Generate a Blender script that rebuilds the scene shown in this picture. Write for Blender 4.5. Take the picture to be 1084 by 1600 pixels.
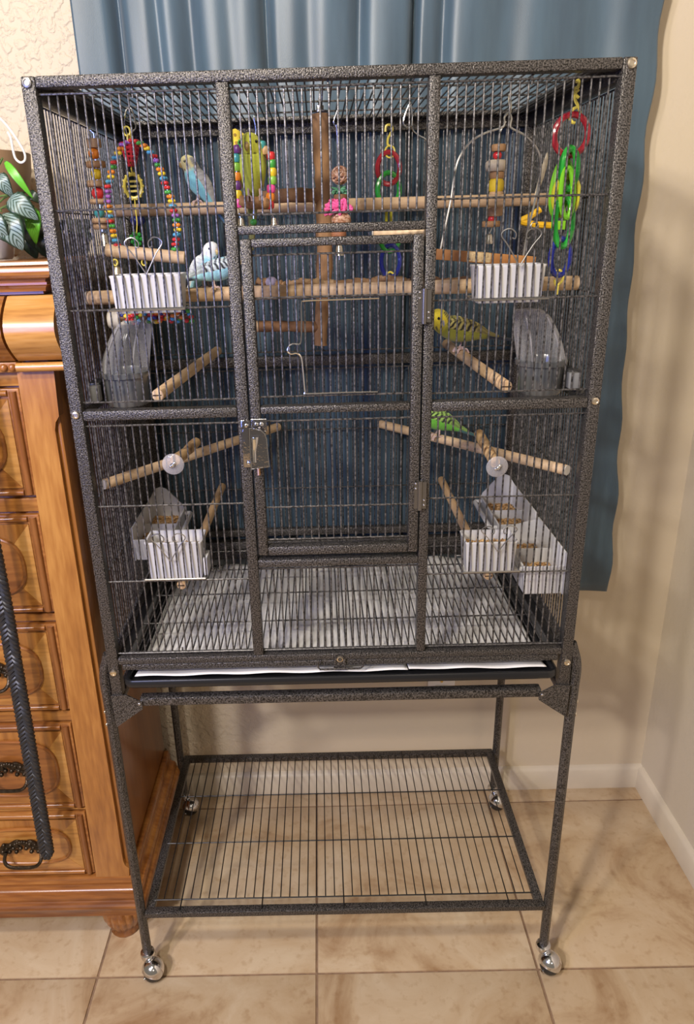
import bpy, bmesh, math, random
from mathutils import Vector, Matrix
random.seed(7)
for o in list(bpy.data.objects): bpy.data.objects.remove(o)
SC = bpy.context.scene
COL = SC.collection

# ---------------------------------------------------------------- camera
CAM_LOC = Vector((-0.02021, -1.05029, 1.44655))
RX, RY, RZ = math.radians(70.094), math.radians(1.617), math.radians(0.059)
FPX, PPX, PPY = 1112.0, 492.9, 765.2            # focal length and principal point of the 1084x1600 frame
CAM_ROT = Matrix.Rotation(RZ, 3, 'Z') @ Matrix.Rotation(RY, 3, 'Y') @ Matrix.Rotation(RX, 3, 'X')
cam = bpy.data.cameras.new('camera')
cam.sensor_fit = 'VERTICAL'; cam.sensor_height = 24.0
cam.lens = FPX / 1600 * 24.0
cam.shift_x = (542 - PPX) / 1600; cam.shift_y = (PPY - 800) / 1600
cam.clip_start = 0.02
camo = bpy.data.objects.new('camera', cam); COL.objects.link(camo)
camo.matrix_world = Matrix.Translation(CAM_LOC) @ CAM_ROT.to_4x4()
SC.camera = camo

# ---------------------------------------------------------------- light
SC.view_settings.view_transform = 'Standard'; SC.view_settings.look = 'None'
SC.view_settings.gamma = 1.0; SC.view_settings.use_curve_mapping = False
SC.view_settings.exposure = 0.2
W = bpy.data.worlds.new('room_ambience'); SC.world = W; W.use_nodes = True
W.node_tree.nodes['Background'].inputs[0].default_value = (1.0, 0.86, 0.68, 1)
W.node_tree.nodes['Background'].inputs[1].default_value = 0.19
def lamp(name, kind, loc, power, colour, size=0.1, target=None, size_y=None):
    l = bpy.data.lights.new(name, kind); l.energy = power; l.color = colour
    if kind == 'AREA':
        l.size = size
        if size_y: l.shape = 'RECTANGLE'; l.size_y = size_y
    else: l.shadow_soft_size = size
    o = bpy.data.objects.new(name, l); COL.objects.link(o); o.location = loc
    if target is not None:
        o.rotation_euler = (Vector(target) - Vector(loc)).to_track_quat('-Z', 'Y').to_euler()
    return o
# the room's ceiling lamp: a cluster of bulbs behind and left of the viewer
lamp('ceiling_bulb', 'POINT', (-1.05, -1.95, 2.30), 125, (1.0, 0.91, 0.79), 0.07)
lamp('ceiling_bulb', 'POINT', (-1.45, -1.70, 2.30), 80, (1.0, 0.91, 0.79), 0.07)
lamp('ceiling_bulb', 'POINT', (-0.45, -1.05, 2.38), 62, (1.0, 0.91, 0.79), 0.07)
lamp('second_ceiling_bulb', 'POINT', (0.6, -2.6, 2.35), 16, (1.0, 0.87, 0.72), 0.10)
# added blue area light just out of view, set to tint the left posts
lamp('blue_tint_light', 'AREA', (-0.88, -0.98, 1.50), 8.5, (0.22, 0.31, 1.0), 0.35, (-0.38, 0.0, 1.42), 0.7)

# ---------------------------------------------------------------- helpers
def P(px, py, **k):
    """world point seen at a frame position, on the plane x=, y= or z= given"""
    v = CAM_ROT @ Vector(((px - PPX) / FPX, -(py - PPY) / FPX, -1))
    (a, val), = k.items(); i = 'xyz'.index(a)
    return CAM_LOC + v * ((val - CAM_LOC[i]) / v[i])
def M_PX(p):
    """metres per frame pixel at a world point"""
    d = CAM_ROT.transposed() @ (Vector(p) - CAM_LOC)
    return -d.z / FPX

def nt(m): return m.node_tree.nodes, m.node_tree.links
MATS = {}
def mat(name, col, rough=0.5, metal=0.0, var=0.0, scale=20.0, bump=0.0, bscale=200.0, stretch=(1, 1, 1), col2=None,
        trans=0.0, coat=0.0, sheen=0.0, spec=0.5, detail=4.0, world=False, ramp=(0.35, 0.65), bdist=0.002, alpha=1.0):
    if name in MATS: return MATS[name]
    m = bpy.data.materials.new(name); m.use_nodes = True; N, L = nt(m); b = N['Principled BSDF']
    b.inputs['Base Color'].default_value = (*col, 1); b.inputs['Roughness'].default_value = rough
    b.inputs['Metallic'].default_value = metal; b.inputs['Transmission Weight'].default_value = trans
    b.inputs['Coat Weight'].default_value = coat; b.inputs['Sheen Weight'].default_value = sheen
    b.inputs['Specular IOR Level'].default_value = spec; b.inputs['Alpha'].default_value = alpha
    tc = N.new('ShaderNodeTexCoord'); mp = N.new('ShaderNodeMapping'); mp.inputs['Scale'].default_value = stretch
    if world:
        g = N.new('ShaderNodeNewGeometry'); L.new(g.outputs['Position'], mp.inputs['Vector'])
    else: L.new(tc.outputs['Object'], mp.inputs['Vector'])
    if var or col2:
        n = N.new('ShaderNodeTexNoise'); n.inputs['Scale'].default_value = scale; n.inputs['Detail'].default_value = detail
        L.new(mp.outputs[0], n.inputs['Vector'])
        r = N.new('ShaderNodeValToRGB'); L.new(n.outputs['Fac'], r.inputs[0])
        c2 = col2 or tuple(c * (1 - var) for c in col)
        r.color_ramp.elements[0].color = (*c2, 1); r.color_ramp.elements[1].color = (*col, 1)
        r.color_ramp.elements[0].position = ramp[0]; r.color_ramp.elements[1].position = ramp[1]
        L.new(r.outputs[0], b.inputs['Base Color'])
    if bump:
        n2 = N.new('ShaderNodeTexNoise'); n2.inputs['Scale'].default_value = bscale; n2.inputs['Detail'].default_value = 3
        L.new(mp.outputs[0], n2.inputs['Vector'])
        bp = N.new('ShaderNodeBump'); bp.inputs['Strength'].default_value = bump; bp.inputs['Distance'].default_value = bdist
        L.new(n2.outputs['Fac'], bp.inputs['Height']); L.new(bp.outputs[0], b.inputs['Normal'])
    MATS[name] = m
    return m

def hammered():
    m = bpy.data.materials.new('hammered_powder_coat'); m.use_nodes = True; N, L = nt(m); b = N['Principled BSDF']
    g = N.new('ShaderNodeNewGeometry')
    n = N.new('ShaderNodeTexNoise'); n.inputs['Scale'].default_value = 480; n.inputs['Detail'].default_value = 2
    L.new(g.outputs['Position'], n.inputs['Vector'])
    r = N.new('ShaderNodeValToRGB'); L.new(n.outputs['Fac'], r.inputs[0])
    r.color_ramp.elements[0].position = 0.38; r.color_ramp.elements[0].color = (0.010, 0.009, 0.008, 1)
    r.color_ramp.elements[1].position = 0.64; r.color_ramp.elements[1].color = (0.145, 0.132, 0.122, 1)
    L.new(r.outputs[0], b.inputs['Base Color'])
    b.inputs['Metallic'].default_value = 0.45; b.inputs['Roughness'].default_value = 0.30
    bp = N.new('ShaderNodeBump'); bp.inputs['Strength'].default_value = 1.0; bp.inputs['Distance'].default_value = 0.0013
    L.new(n.outputs['Fac'], bp.inputs['Height']); L.new(bp.outputs[0], b.inputs['Normal'])
    return m
HAM = hammered()
def wood(name, c1, c2, c3, axis='x', scale=9.0, rough=0.28, coat=0.25):
    m = bpy.data.materials.new(name); m.use_nodes = True; N, L = nt(m); b = N['Principled BSDF']
    g = N.new('ShaderNodeNewGeometry'); mp = N.new('ShaderNodeMapping')
    s = {'x': (0.12, 1, 1), 'z': (1, 1, 0.12), 'y': (1, 0.12, 1)}[axis]; mp.inputs['Scale'].default_value = s
    L.new(g.outputs['Position'], mp.inputs[0])
    n = N.new('ShaderNodeTexNoise'); n.inputs['Scale'].default_value = scale; n.inputs['Detail'].default_value = 6; n.inputs['Distortion'].default_value = 0.6
    n2 = N.new('ShaderNodeTexNoise'); n2.inputs['Scale'].default_value = scale * 14; n2.inputs['Detail'].default_value = 3
    L.new(mp.outputs[0], n.inputs['Vector']); L.new(mp.outputs[0], n2.inputs['Vector'])
    r = N.new('ShaderNodeValToRGB'); e = r.color_ramp.elements
    e[0].position = 0.36; e[0].color = (*c1, 1); e[1].position = 0.63; e[1].color = (*c3, 1)
    k = e.new(0.5); k.color = (*c2, 1)
    mx = N.new('ShaderNodeMix'); mx.data_type = 'FLOAT'; mx.inputs[0].default_value = 0.38
    L.new(n.outputs['Fac'], mx.inputs[2]); L.new(n2.outputs['Fac'], mx.inputs[3]); L.new(mx.outputs[0], r.inputs[0])
    L.new(r.outputs[0], b.inputs['Base Color'])
    b.inputs['Roughness'].default_value = rough; b.inputs['Coat Weight'].default_value = coat; b.inputs['Coat Roughness'].default_value = 0.2
    MATS[name] = m
    return m
def clear_plastic(name, tint=(0.9, 0.9, 0.9), opac=0.22):
    m = bpy.data.materials.new(name); m.use_nodes = True; N, L = nt(m); b = N['Principled BSDF']
    b.inputs['Base Color'].default_value = (*tint, 1); b.inputs['Roughness'].default_value = 0.12
    t = N.new('ShaderNodeBsdfTransparent'); lw = N.new('ShaderNodeLayerWeight'); lw.inputs['Blend'].default_value = 0.35
    ma = N.new('ShaderNodeMath'); ma.operation = 'MULTIPLY_ADD'; ma.inputs[1].default_value = 0.6; ma.inputs[2].default_value = opac
    L.new(lw.outputs['Facing'], ma.inputs[0])
    mx = N.new('ShaderNodeMixShader'); L.new(ma.outputs[0], mx.inputs[0]); L.new(t.outputs[0], mx.inputs[1]); L.new(b.outputs[0], mx.inputs[2])
    L.new(mx.outputs[0], N['Material Output'].inputs['Surface'])
    return m

# geometry: every builder returns (verts, faces)
def g_box(x0, x1, y0, y1, z0, z1, bev=0.0):
    if bev <= 0:
        v = [(x, y, z) for x in (x0, x1) for y in (y0, y1) for z in (z0, z1)]
        return v, [(0, 1, 3, 2), (4, 6, 7, 5), (0, 4, 5, 1), (2, 3, 7, 6), (0, 2, 6, 4), (1, 5, 7, 3)]
    bm = bmesh.new(); bmesh.ops.create_cube(bm, size=1)
    for q in bm.verts: q.co = Vector(((x0 + x1) / 2 + q.co.x * (x1 - x0), (y0 + y1) / 2 + q.co.y * (y1 - y0), (z0 + z1) / 2 + q.co.z * (z1 - z0)))
    bev = min(bev, 0.49 * min(x1 - x0, y1 - y0, z1 - z0))
    bmesh.ops.bevel(bm, geom=bm.edges[:] , offset=bev, segments=2, affect='EDGES', profile=0.5)
    return from_bm(bm)
def from_bm(bm):
    bm.verts.index_update(); v = [tuple(q.co) for q in bm.verts]; f = [tuple(q.index for q in fc.verts) for fc in bm.faces]; bm.free()
    return v, f
def join(*gs):
    V, F = [], []
    for v, f in gs:
        o = len(V); V += list(v); F += [tuple(i + o for i in q) for q in f]
    return V, F
def xf(g, M):
    return [tuple(M @ Vector(v)) for v in g[0]], g[1]
def frames(pts, closed=False):
    pts = [Vector(p) for p in pts]; n = len(pts); T = []
    for i in range(n):
        a = pts[(i - 1) % n] if (closed or i > 0) else pts[i]; b = pts[(i + 1) % n] if (closed or i < n - 1) else pts[i]
        T.append((b - a).normalized() if (b - a).length > 1e-9 else Vector((0, 0, 1)))
    u = T[0].orthogonal().normalized(); out = []
    for i in range(n):
        u = (u - T[i] * u.dot(T[i]))
        u = u.normalized() if u.length > 1e-6 else T[i].orthogonal().normalized()
        out.append((pts[i], T[i], u, T[i].cross(u)))
    return out
def g_tube(pts, r, n=8, closed=False, caps=True, flat=1.0):
    fr = frames(pts, closed); V, F = [], []
    rs = r if isinstance(r, (list, tuple)) else [r] * len(fr)
    for (p, t, u, w), rr in zip(fr, rs):
        for k in range(n):
            a = 2 * math.pi * k / n; V.append(tuple(p + u * (math.cos(a) * rr) + w * (math.sin(a) * rr * flat)))
    m = len(fr)
    for i in range(m if closed else m - 1):
        j = (i + 1) % m
        for k in range(n): F.append((i * n + k, i * n + (k + 1) % n, j * n + (k + 1) % n, j * n + k))
    if caps and not closed:
        F.append(tuple(reversed(range(n)))); F.append(tuple((m - 1) * n + k for k in range(n)))
    return V, F
def g_cyl(p0, p1, r, n=16, r1=None, bev=0.0):
    p0, p1 = Vector(p0), Vector(p1); r1 = r if r1 is None else r1
    if bev:
        d = (p1 - p0).normalized() * bev
        return g_tube([p0, p0 + d * 0.3, p0 + d, p1 - d, p1 - d * 0.3, p1], [r - bev, r - bev * 0.3, r, r1, r1 - bev * 0.3, r1 - bev], n)
    return g_tube([p0, p1], [r, r1], n)
def g_lathe(prof, n=24, axis='z', c=(0, 0, 0)):
    V, F = [], []; m = len(prof)
    for (r, z) in prof:
        for k in range(n):
            a = 2 * math.pi * k / n; V.append((c[0] + r * math.cos(a), c[1] + r * math.sin(a), c[2] + z))
    for i in range(m - 1):
        for k in range(n): F.append((i * n + k, i * n + (k + 1) % n, (i + 1) * n + (k + 1) % n, (i + 1) * n + k))
    F.append(tuple(reversed(range(n)))); F.append(tuple((m - 1) * n + k for k in range(n)))
    return V, F
def g_ball(c=(0, 0, 0), r=1.0, s=(1, 1, 1), n=14, m=9):
    prof = [(max(1e-4, math.sin(math.pi * i / m)) , -math.cos(math.pi * i / m)) for i in range(m + 1)]
    v, f = g_lathe(prof, n)
    return [(c[0] + x * r * s[0], c[1] + y * r * s[1], c[2] + z * r * s[2]) for x, y, z in v], f
def g_ring(c, rx, rz, r, tilt=0.0, n=28, m=8, wob=0.0, yaw=0.0):
    c = Vector(c); M = Matrix.Rotation(yaw, 3, 'Z') @ Matrix.Rotation(tilt, 3, 'Y')
    return g_tube([c + M @ Vector((rx * math.cos(2 * math.pi * k / n), wob * math.sin(4 * math.pi * k / n), rz * math.sin(2 * math.pi * k / n))) for k in range(n)], r, m, True)
def g_prism(poly, d0, d1, plane='xz'):
    """polygon extruded along the third axis"""
    def q(a, b, d): return {'xz': (a, d, b), 'xy': (a, b, d), 'yz': (d, a, b)}[plane]
    n = len(poly); V = [q(a, b, d0) for a, b in poly] + [q(a, b, d1) for a, b in poly]
    F = [tuple(range(n)), tuple(reversed(range(n, 2 * n)))] + [(i, (i + 1) % n + 0, (i + 1) % n + n, i + n) for i in range(n)]
    return V, [F[0][::-1], F[1][::-1]] + [f for f in F[2:]]
def spline(pts, n=8):
    pts = [Vector(p) for p in pts]; out = []
    for i in range(len(pts) - 1):
        a = pts[max(i - 1, 0)]; b = pts[i]; c = pts[i + 1]; d = pts[min(i + 2, len(pts) - 1)]
        for k in range(n):
            t = k / n
            out.append(0.5 * ((2 * b) + (c - a) * t + (2 * a - 5 * b + 4 * c - d) * t * t + (3 * b - a - 3 * c + d) * t ** 3))
    return out + [pts[-1]]
def mesh(name, g, m=None, smooth=True, angle=40):
    me = bpy.data.meshes.new(name); me.from_pydata([tuple(v) for v in g[0]], [], g[1])
    bm = bmesh.new(); bm.from_mesh(me); bmesh.ops.recalc_face_normals(bm, faces=bm.faces[:])
    if smooth:
        for f in bm.faces: f.smooth = True
        ca = math.radians(angle)
        for e in bm.edges:
            if len(e.link_faces) == 2 and e.calc_face_angle(0) > ca: e.smooth = False
    bm.to_mesh(me); bm.free()
    if m: me.materials.append(m)
    return me
LOC = {}
def attach(o, parent):
    o.parent = parent
    if parent is not None and parent.name in LOC:
        o.matrix_parent_inverse = Matrix.Translation(-LOC[parent.name])
def obj(name, g, m, parent=None, smooth=True, angle=40, label=None):
    """one mesh object; a part when a parent is given (coordinates are world coordinates)"""
    me = g if isinstance(g, bpy.types.Mesh) else mesh(name, g, m, smooth, angle)
    o = bpy.data.objects.new(name, me); COL.objects.link(o)
    if parent is not None: attach(o, parent)
    if label: o['label'] = label
    return o
def shared(name, me, m, loc, parent=None, scale=(1, 1, 1), rot=None):
    o = bpy.data.objects.new(name, me); COL.objects.link(o); o.location = loc; o.scale = scale
    if rot is not None: o.rotation_euler = rot
    if m is not None and len(o.material_slots): o.material_slots[0].link = 'OBJECT'; o.material_slots[0].material = m
    if parent is not None: attach(o, parent)
    return o
def tag(o, label, cat, group=None):
    o['label'] = label; o['category'] = cat
    if group: o['group'] = group
    return o
def thing(name, loc, label, cat, group=None):
    o = bpy.data.objects.new(name, None); COL.objects.link(o); o.location = loc; o.empty_display_size = 0.03
    LOC[o.name] = Vector(loc)
    return tag(o, label, cat, group)
def single(name, g, m, label, cat, group=None, smooth=True, angle=40):
    """a thing that is one mesh, its origin at its base"""
    xs = [v[0] for v in g[0]]; ys = [v[1] for v in g[0]]; zs = [v[2] for v in g[0]]
    c = Vector(((min(xs) + max(xs)) / 2, (min(ys) + max(ys)) / 2, min(zs)))
    o = obj(name, ([tuple(Vector(v) - c) for v in g[0]], g[1]), m, None, smooth, angle); o.location = c
    return tag(o, label, cat, group)
def structure(o): o['kind'] = 'structure'; return o
def mix(a, b, t): return tuple(x + (y - x) * t for x, y in zip(a, b))

# ---------------------------------------------------------------- the room
WALL_Y, WALL_X = 0.512, 0.822
def plaster(name, c, strength, fade=False):
    m = bpy.data.materials.new(name); m.use_nodes = True; N, L = nt(m); b = N['Principled BSDF']
    g = N.new('ShaderNodeNewGeometry'); n = N.new('ShaderNodeTexNoise'); n.inputs['Scale'].default_value = 55; n.inputs['Detail'].default_value = 3
    L.new(g.outputs['Position'], n.inputs['Vector'])
    r = N.new('ShaderNodeValToRGB'); L.new(n.outputs['Fac'], r.inputs[0]); r.color_ramp.elements[0].position = 0.45; r.color_ramp.elements[1].position = 0.58
    bp = N.new('ShaderNodeBump'); bp.inputs['Strength'].default_value = strength; bp.inputs['Distance'].default_value = 0.004
    L.new(r.outputs[0], bp.inputs['Height']); L.new(bp.outputs[0], b.inputs['Normal'])
    if fade:   # the knockdown texture gets smoother towards the right-hand corner
        sp = N.new('ShaderNodeSeparateXYZ'); L.new(g.outputs['Position'], sp.inputs[0]); mr = N.new('ShaderNodeMapRange')
        mr.inputs[1].default_value = -0.45; mr.inputs[2].default_value = -0.1; mr.inputs[3].default_value = strength; mr.inputs[4].default_value = 0.06
        L.new(sp.outputs[0], mr.inputs[0]); L.new(mr.outputs[0], bp.inputs['Strength'])
    n2 = N.new('ShaderNodeTexNoise'); n2.inputs['Scale'].default_value = 3.0
    L.new(g.outputs['Position'], n2.inputs['Vector']); r2 = N.new('ShaderNodeValToRGB'); L.new(n2.outputs['Fac'], r2.inputs[0])
    r2.color_ramp.elements[0].color = (*[x * 0.94 for x in c], 1); r2.color_ramp.elements[1].color = (*c, 1)
    L.new(r2.outputs[0], b.inputs['Base Color']); b.inputs['Roughness'].default_value = 0.75
    return m
PLASTER = plaster('cream_plaster', (0.63, 0.54, 0.41), 0.6, True)
PAINT = plaster('beige_paint', (0.64, 0.57, 0.46), 0.06)
structure(obj('wall_back', g_box(-2.2, WALL_X + 0.1, WALL_Y, WALL_Y + 0.1, -0.02, 2.6), PLASTER))
structure(obj('wall_right', g_box(WALL_X, WALL_X + 0.1, -0.9, WALL_Y, -0.02, 2.6), PAINT))
BASEM = mat('baseboard_paint', (0.68, 0.60, 0.48), 0.45, var=0.08, scale=12)
structure(obj('baseboard_back', g_prism([(WALL_Y, 0), (WALL_Y - 0.014, 0), (WALL_Y - 0.014, 0.058), (WALL_Y - 0.008, 0.066), (WALL_Y, 0.068)], -2.2, WALL_X, 'yz'), BASEM))
structure(obj('baseboard_right', g_prism([(WALL_X, 0), (WALL_X - 0.014, 0), (WALL_X - 0.014, 0.058), (WALL_X - 0.008, 0.066), (WALL_X, 0.068)], -0.9, WALL_Y - 0.014, 'xz'), BASEM))
GROUT = mat('brown_grout', (0.30, 0.19, 0.115), 0.85, var=0.3, scale=60, world=True)
floor = structure(obj('floor', g_box(-2.2, WALL_X, -2.3, WALL_Y, -0.03, -0.003), GROUT))
def tile_material():
    m = bpy.data.materials.new('beige_stone_tile'); m.use_nodes = True; N, L = nt(m); b = N['Principled BSDF']
    g = N.new('ShaderNodeNewGeometry'); oi = N.new('ShaderNodeObjectInfo')
    ad = N.new('ShaderNodeVectorMath'); ad.operation = 'MULTIPLY_ADD'; ad.inputs[1].default_value = (7, 5, 3)
    L.new(oi.outputs['Random'], ad.inputs[0]); L.new(g.outputs['Position'], ad.inputs[2])
    n = N.new('ShaderNodeTexNoise'); n.inputs['Scale'].default_value = 5.5; n.inputs['Detail'].default_value = 9; n.inputs['Roughness'].default_value = 0.62; n.inputs['Distortion'].default_value = 0.8
    n2 = N.new('ShaderNodeTexNoise'); n2.inputs['Scale'].default_value = 60; n2.inputs['Detail'].default_value = 4
    L.new(ad.outputs[0], n.inputs['Vector']); L.new(ad.outputs[0], n2.inputs['Vector'])
    r = N.new('ShaderNodeValToRGB'); e = r.color_ramp.elements; L.new(n.outputs['Fac'], r.inputs[0])
    e[0].position = 0.30; e[0].color = (0.36, 0.225, 0.118, 1); e[1].position = 0.72; e[1].color = (0.64, 0.52, 0.365, 1)
    k = e.new(0.46); k.color = (0.52, 0.38, 0.235, 1)
    r2 = N.new('ShaderNodeValToRGB'); L.new(n2.outputs['Fac'], r2.inputs[0]); r2.color_ramp.elements[0].position = 0.28; r2.color_ramp.elements[0].color = (0.86, 0.81, 0.76, 1); r2.color_ramp.elements[1].position = 0.45; r2.color_ramp.elements[1].color = (1, 1, 1, 1)
    mu = N.new('ShaderNodeMix'); mu.data_type = 'RGBA'; mu.blend_type = 'MULTIPLY'; mu.inputs[0].default_value = 1
    L.new(r.outputs[0], mu.inputs[6]); L.new(r2.outputs[0], mu.inputs[7]); L.new(mu.outputs[2], b.inputs['Base Color'])
    bp = N.new('ShaderNodeBump'); bp.inputs['Strength'].default_value = 0.15; bp.inputs['Distance'].default_value = 0.002
    L.new(n2.outputs['Fac'], bp.inputs['Height']); L.new(bp.outputs[0], b.inputs['Normal'])
    b.inputs['Roughness'].default_value = 0.34; b.inputs['Specular IOR Level'].default_value = 0.4
    return m
TILE = tile_material()
T, GX, GY, GW = 0.457, -0.5164, -0.0025, 0.0023
for i in range(-4, 4):
    for j in range(-5, 3):
        x0, x1 = max(GX + i * T + GW, -2.2), min(GX + (i + 1) * T - GW, WALL_X - 0.003)
        y0, y1 = max(GY + j * T + GW, -2.3), min(GY + (j + 1) * T - GW, WALL_Y - 0.003)
        if x1 - x0 > 0.02 and y1 - y0 > 0.02:
            c = Vector(((x0 + x1) / 2, (y0 + y1) / 2, 0)); hx, hy = (x1 - x0) / 2, (y1 - y0) / 2
            o = obj('tile', g_box(-hx, hx, -hy, hy, -0.008, 0, 0.0016), TILE, floor); o.location = c

# wall socket low on the back wall
sock = thing('wall_socket', (0.272, WALL_Y, 0.295), 'white wall socket plate low on the wall behind the cage stand', 'socket')
WHITE_PL = mat('white_plastic', (0.78, 0.77, 0.76), 0.35)
obj('cover_plate', g_box(0.237, 0.307, WALL_Y - 0.006, WALL_Y, 0.295, 0.41, 0.002), WHITE_PL, sock)
for z in (0.325, 0.375): obj('outlet_face', g_box(0.256, 0.288, WALL_Y - 0.009, WALL_Y - 0.005, z - 0.014, z + 0.014, 0.003), mat('ivory_plastic', (0.7, 0.68, 0.6), 0.4), sock)
obj('screw', g_cyl((0.272, WALL_Y - 0.0085, 0.35), (0.272, WALL_Y - 0.005, 0.35), 0.0035, 10), mat('brass', (0.75, 0.55, 0.2), 0.3, 1.0), sock)

# ---------------------------------------------------------------- curtain
def curtain():
    valleys = [(-0.382, 0.011, 1.0), (-0.305, 0.012, 0.35), (-0.242, 0.018, 0.5), (-0.165, 0.02, 0.25), (-0.098, 0.010, 0.95), (-0.02, 0.02, 0.3),
               (0.070, 0.013, 0.55), (0.166, 0.007, 1.0), (0.218, 0.012, 0.5), (0.33, 0.04, 0.3), (0.43, 0.03, 0.2), (0.52, 0.04, 0.3)]
    nx, nz = 260, 60; V, F = [], []
    for j in range(nz + 1):
        z = 0.622 + (2.12 - 0.622) * j / nz; low = 1 - j / nz
        xl = -0.456 + 0.008 * low; xr = 0.632 - 0.016 * math.sin(math.pi * min(1, low * 1.15)) + 0.02 * low ** 2 + 0.003 * math.sin(z * 38) * (low > 0.12)
        for i in range(nx + 1):
            t = i / nx; x = xl + (xr - xl) * t
            y = 0.0
            for c, w, a in valleys: y += a * math.exp(-((x - c - 0.006 * math.sin(z * 3 + c * 9)) / w) ** 2)
            y = 0.466 + 0.030 * min(y, 1.0) + 0.0035 * math.sin(x * 43 + 1.3 * math.sin(z * 2.1)) + 0.0015 * math.sin(x * 25 + z * 9)
            y += 0.0025 * math.sin(z * 31 + x * 4) * max(0, (t - 0.9) * 10)
            V.append((x, min(y, 0.503), z))
    for j in range(nz):
        for i in range(nx):
            a = j * (nx + 1) + i; F.append((a, a + 1, a + nx + 2, a + nx + 1))
    m = bpy.data.materials.new('steel_blue_satin'); m.use_nodes = True; N, L = nt(m); b = N['Principled BSDF']
    g = N.new('ShaderNodeNewGeometry'); mp = N.new('ShaderNodeMapping'); mp.inputs['Scale'].default_value = (1, 1, 0.15); L.new(g.outputs['Position'], mp.inputs[0])
    n = N.new('ShaderNodeTexNoise'); n.inputs['Scale'].default_value = 26; n.inputs['Detail'].default_value = 5; L.new(mp.outputs[0], n.inputs['Vector'])
    r = N.new('ShaderNodeValToRGB'); L.new(n.outputs['Fac'], r.inputs[0])
    r.color_ramp.elements[0].position = 0.3; r.color_ramp.elements[0].color = (0.043, 0.075, 0.106, 1)
    r.color_ramp.elements[1].position = 0.7; r.color_ramp.elements[1].color = (0.068, 0.117, 0.160, 1)
    L.new(r.outputs[0], b.inputs['Base Color']); b.inputs['Roughness'].default_value = 0.42; b.inputs['Sheen Weight'].default_value = 0.25
    w = N.new('ShaderNodeTexNoise'); w.inputs['Scale'].default_value = 700; L.new(g.outputs['Position'], w.inputs['Vector'])
    bp = N.new('ShaderNodeBump'); bp.inputs['Strength'].default_value = 0.15; bp.inputs['Distance'].default_value = 0.001; L.new(w.outputs['Fac'], bp.inputs['Height']); L.new(bp.outputs[0], b.inputs['Normal'])
    c = thing('curtain', (0.09, 0.48, 0.622), 'steel blue satin curtain hanging in folds behind the cage', 'curtain')
    p = obj('cloth_panel', (V, F), m, c, angle=180)
    s = p.modifiers.new('thickness', 'SOLIDIFY'); s.thickness = 0.0015
    obj('curtain_rod', g_cyl((-0.62, 0.475, 2.13), (0.79, 0.475, 2.13), 0.011, 14), mat('rod_metal', (0.05, 0.05, 0.05), 0.4, 0.8), c)
curtain()

# ---------------------------------------------------------------- bird cage
cage = thing('bird_cage', (0, 0.23, 0), 'tall black hammered-metal flight cage on a wheeled stand with a lower wire shelf', 'bird cage')
CHROME = mat('chrome', (0.72, 0.72, 0.74), 0.14, 1.0)
BRASSY = mat('zinc_bolt', (0.70, 0.62, 0.50), 0.3, 1.0)
BLACKP = mat('black_tray_plastic', (0.012, 0.012, 0.013), 0.28)
BARM = mat('bar_coat', (0.16, 0.15, 0.145), 0.36, 0.45, col2=(0.022, 0.021, 0.02), scale=260, bump=0.6, bscale=260, bdist=0.0008, world=True, detail=2)
HT, HM, HB = 1.6475, 1.1935, 0.750
CD = 0.460
def hbox(name, x0, x1, y0, y1, z0, z1, parent, bev=0.0025, m=None): return obj(name, g_box(x0, x1, y0, y1, z0, z1, bev), m or HAM, parent)
BAR_R = 0.00138
def bar_mesh(length, r=BAR_R, n=6): return mesh('bar', g_tube([(0, 0, 0), (0, 0, length)], r, n), BARM)
def vbars(xs_or_ys, fixed, z0, z1, parent, axis='x', r=BAR_R, name='bar'):
    me = bar_mesh(z1 - z0, r)
    for a in xs_or_ys:
        shared(name, me, None, (a, fixed, z0) if axis == 'x' else (fixed, a, z0), parent)
def spread(a, b, step=0.0119):
    n = max(1, int(round((b - a) / step)) - 1); return [a + (b - a) * (i + 1) / (n + 1) for i in range(n)]
def hwire(p0, p1, parent, r=0.0015, name='cross_wire'): return obj(name, g_tube([p0, p1], r, 6), BARM, parent)
ZU0, ZU1, ZL0, ZL1 = 1.213, 1.627, 0.772, 1.176

# four corner posts of the body
for sx in (-1, 1):
    for y0 in (0.0, CD - 0.02):
        xa, xb = sorted((sx * 0.381, sx * 0.400)); hbox('corner_post', xa, xb, y0, y0 + 0.020, 0.690, HT, cage)
# front panel: rails and dividers, with the bars as its children
front = hbox('front_panel', -0.381, 0.381, 0, 0.020, 1.6335, HT, cage)
hbox('rail', -0.381, 0.381, 0, 0.020, 0.754, 0.767, front); hbox('rail', -0.376, 0.376, 0.002, 0.020, 0.741, 0.7535, front)
DL0, DL1, DR0, DR1 = -0.147, -0.1295, 0.1315, 0.147
hbox('divider', DL0, DL1, 0, 0.020, 0.767, 1.634, front); hbox('divider', DR0, DR1, 0, 0.020, 0.767, 1.634, front)
hbox('rail', -0.381, DL0, 0, 0.020, 1.186, 1.2015, front); hbox('rail', DR1, 0.381, 0, 0.020, 1.186, 1.2015, front)
hbox('rail', DL1, DR0, 0, 0.020, 1.4455, 1.4575, front); hbox('rail', DL1, DR0, 0, 0.020, 0.933, 0.9465, front)
FY = 0.011
for xa, xb in ((-0.381, DL0), (DR1, 0.381)):
    xs = spread(xa, xb)
    vbars(xs, FY, ZU0, ZU1, front); vbars(xs, FY, ZL0, ZL1, front)
    for z in (ZU1, 1.4842, 1.3487, ZU0, ZL1, 1.0437, 0.9097, ZL0): hwire((xa - 0.002, FY - 0.0022, z), (xb + 0.002, FY - 0.0022, z), front)
xs = spread(DL1, DR0)
vbars(xs, FY, 1.4715, ZU1, front); vbars(xs, FY, ZL0, 0.9335 - 0.006, front)
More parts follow.
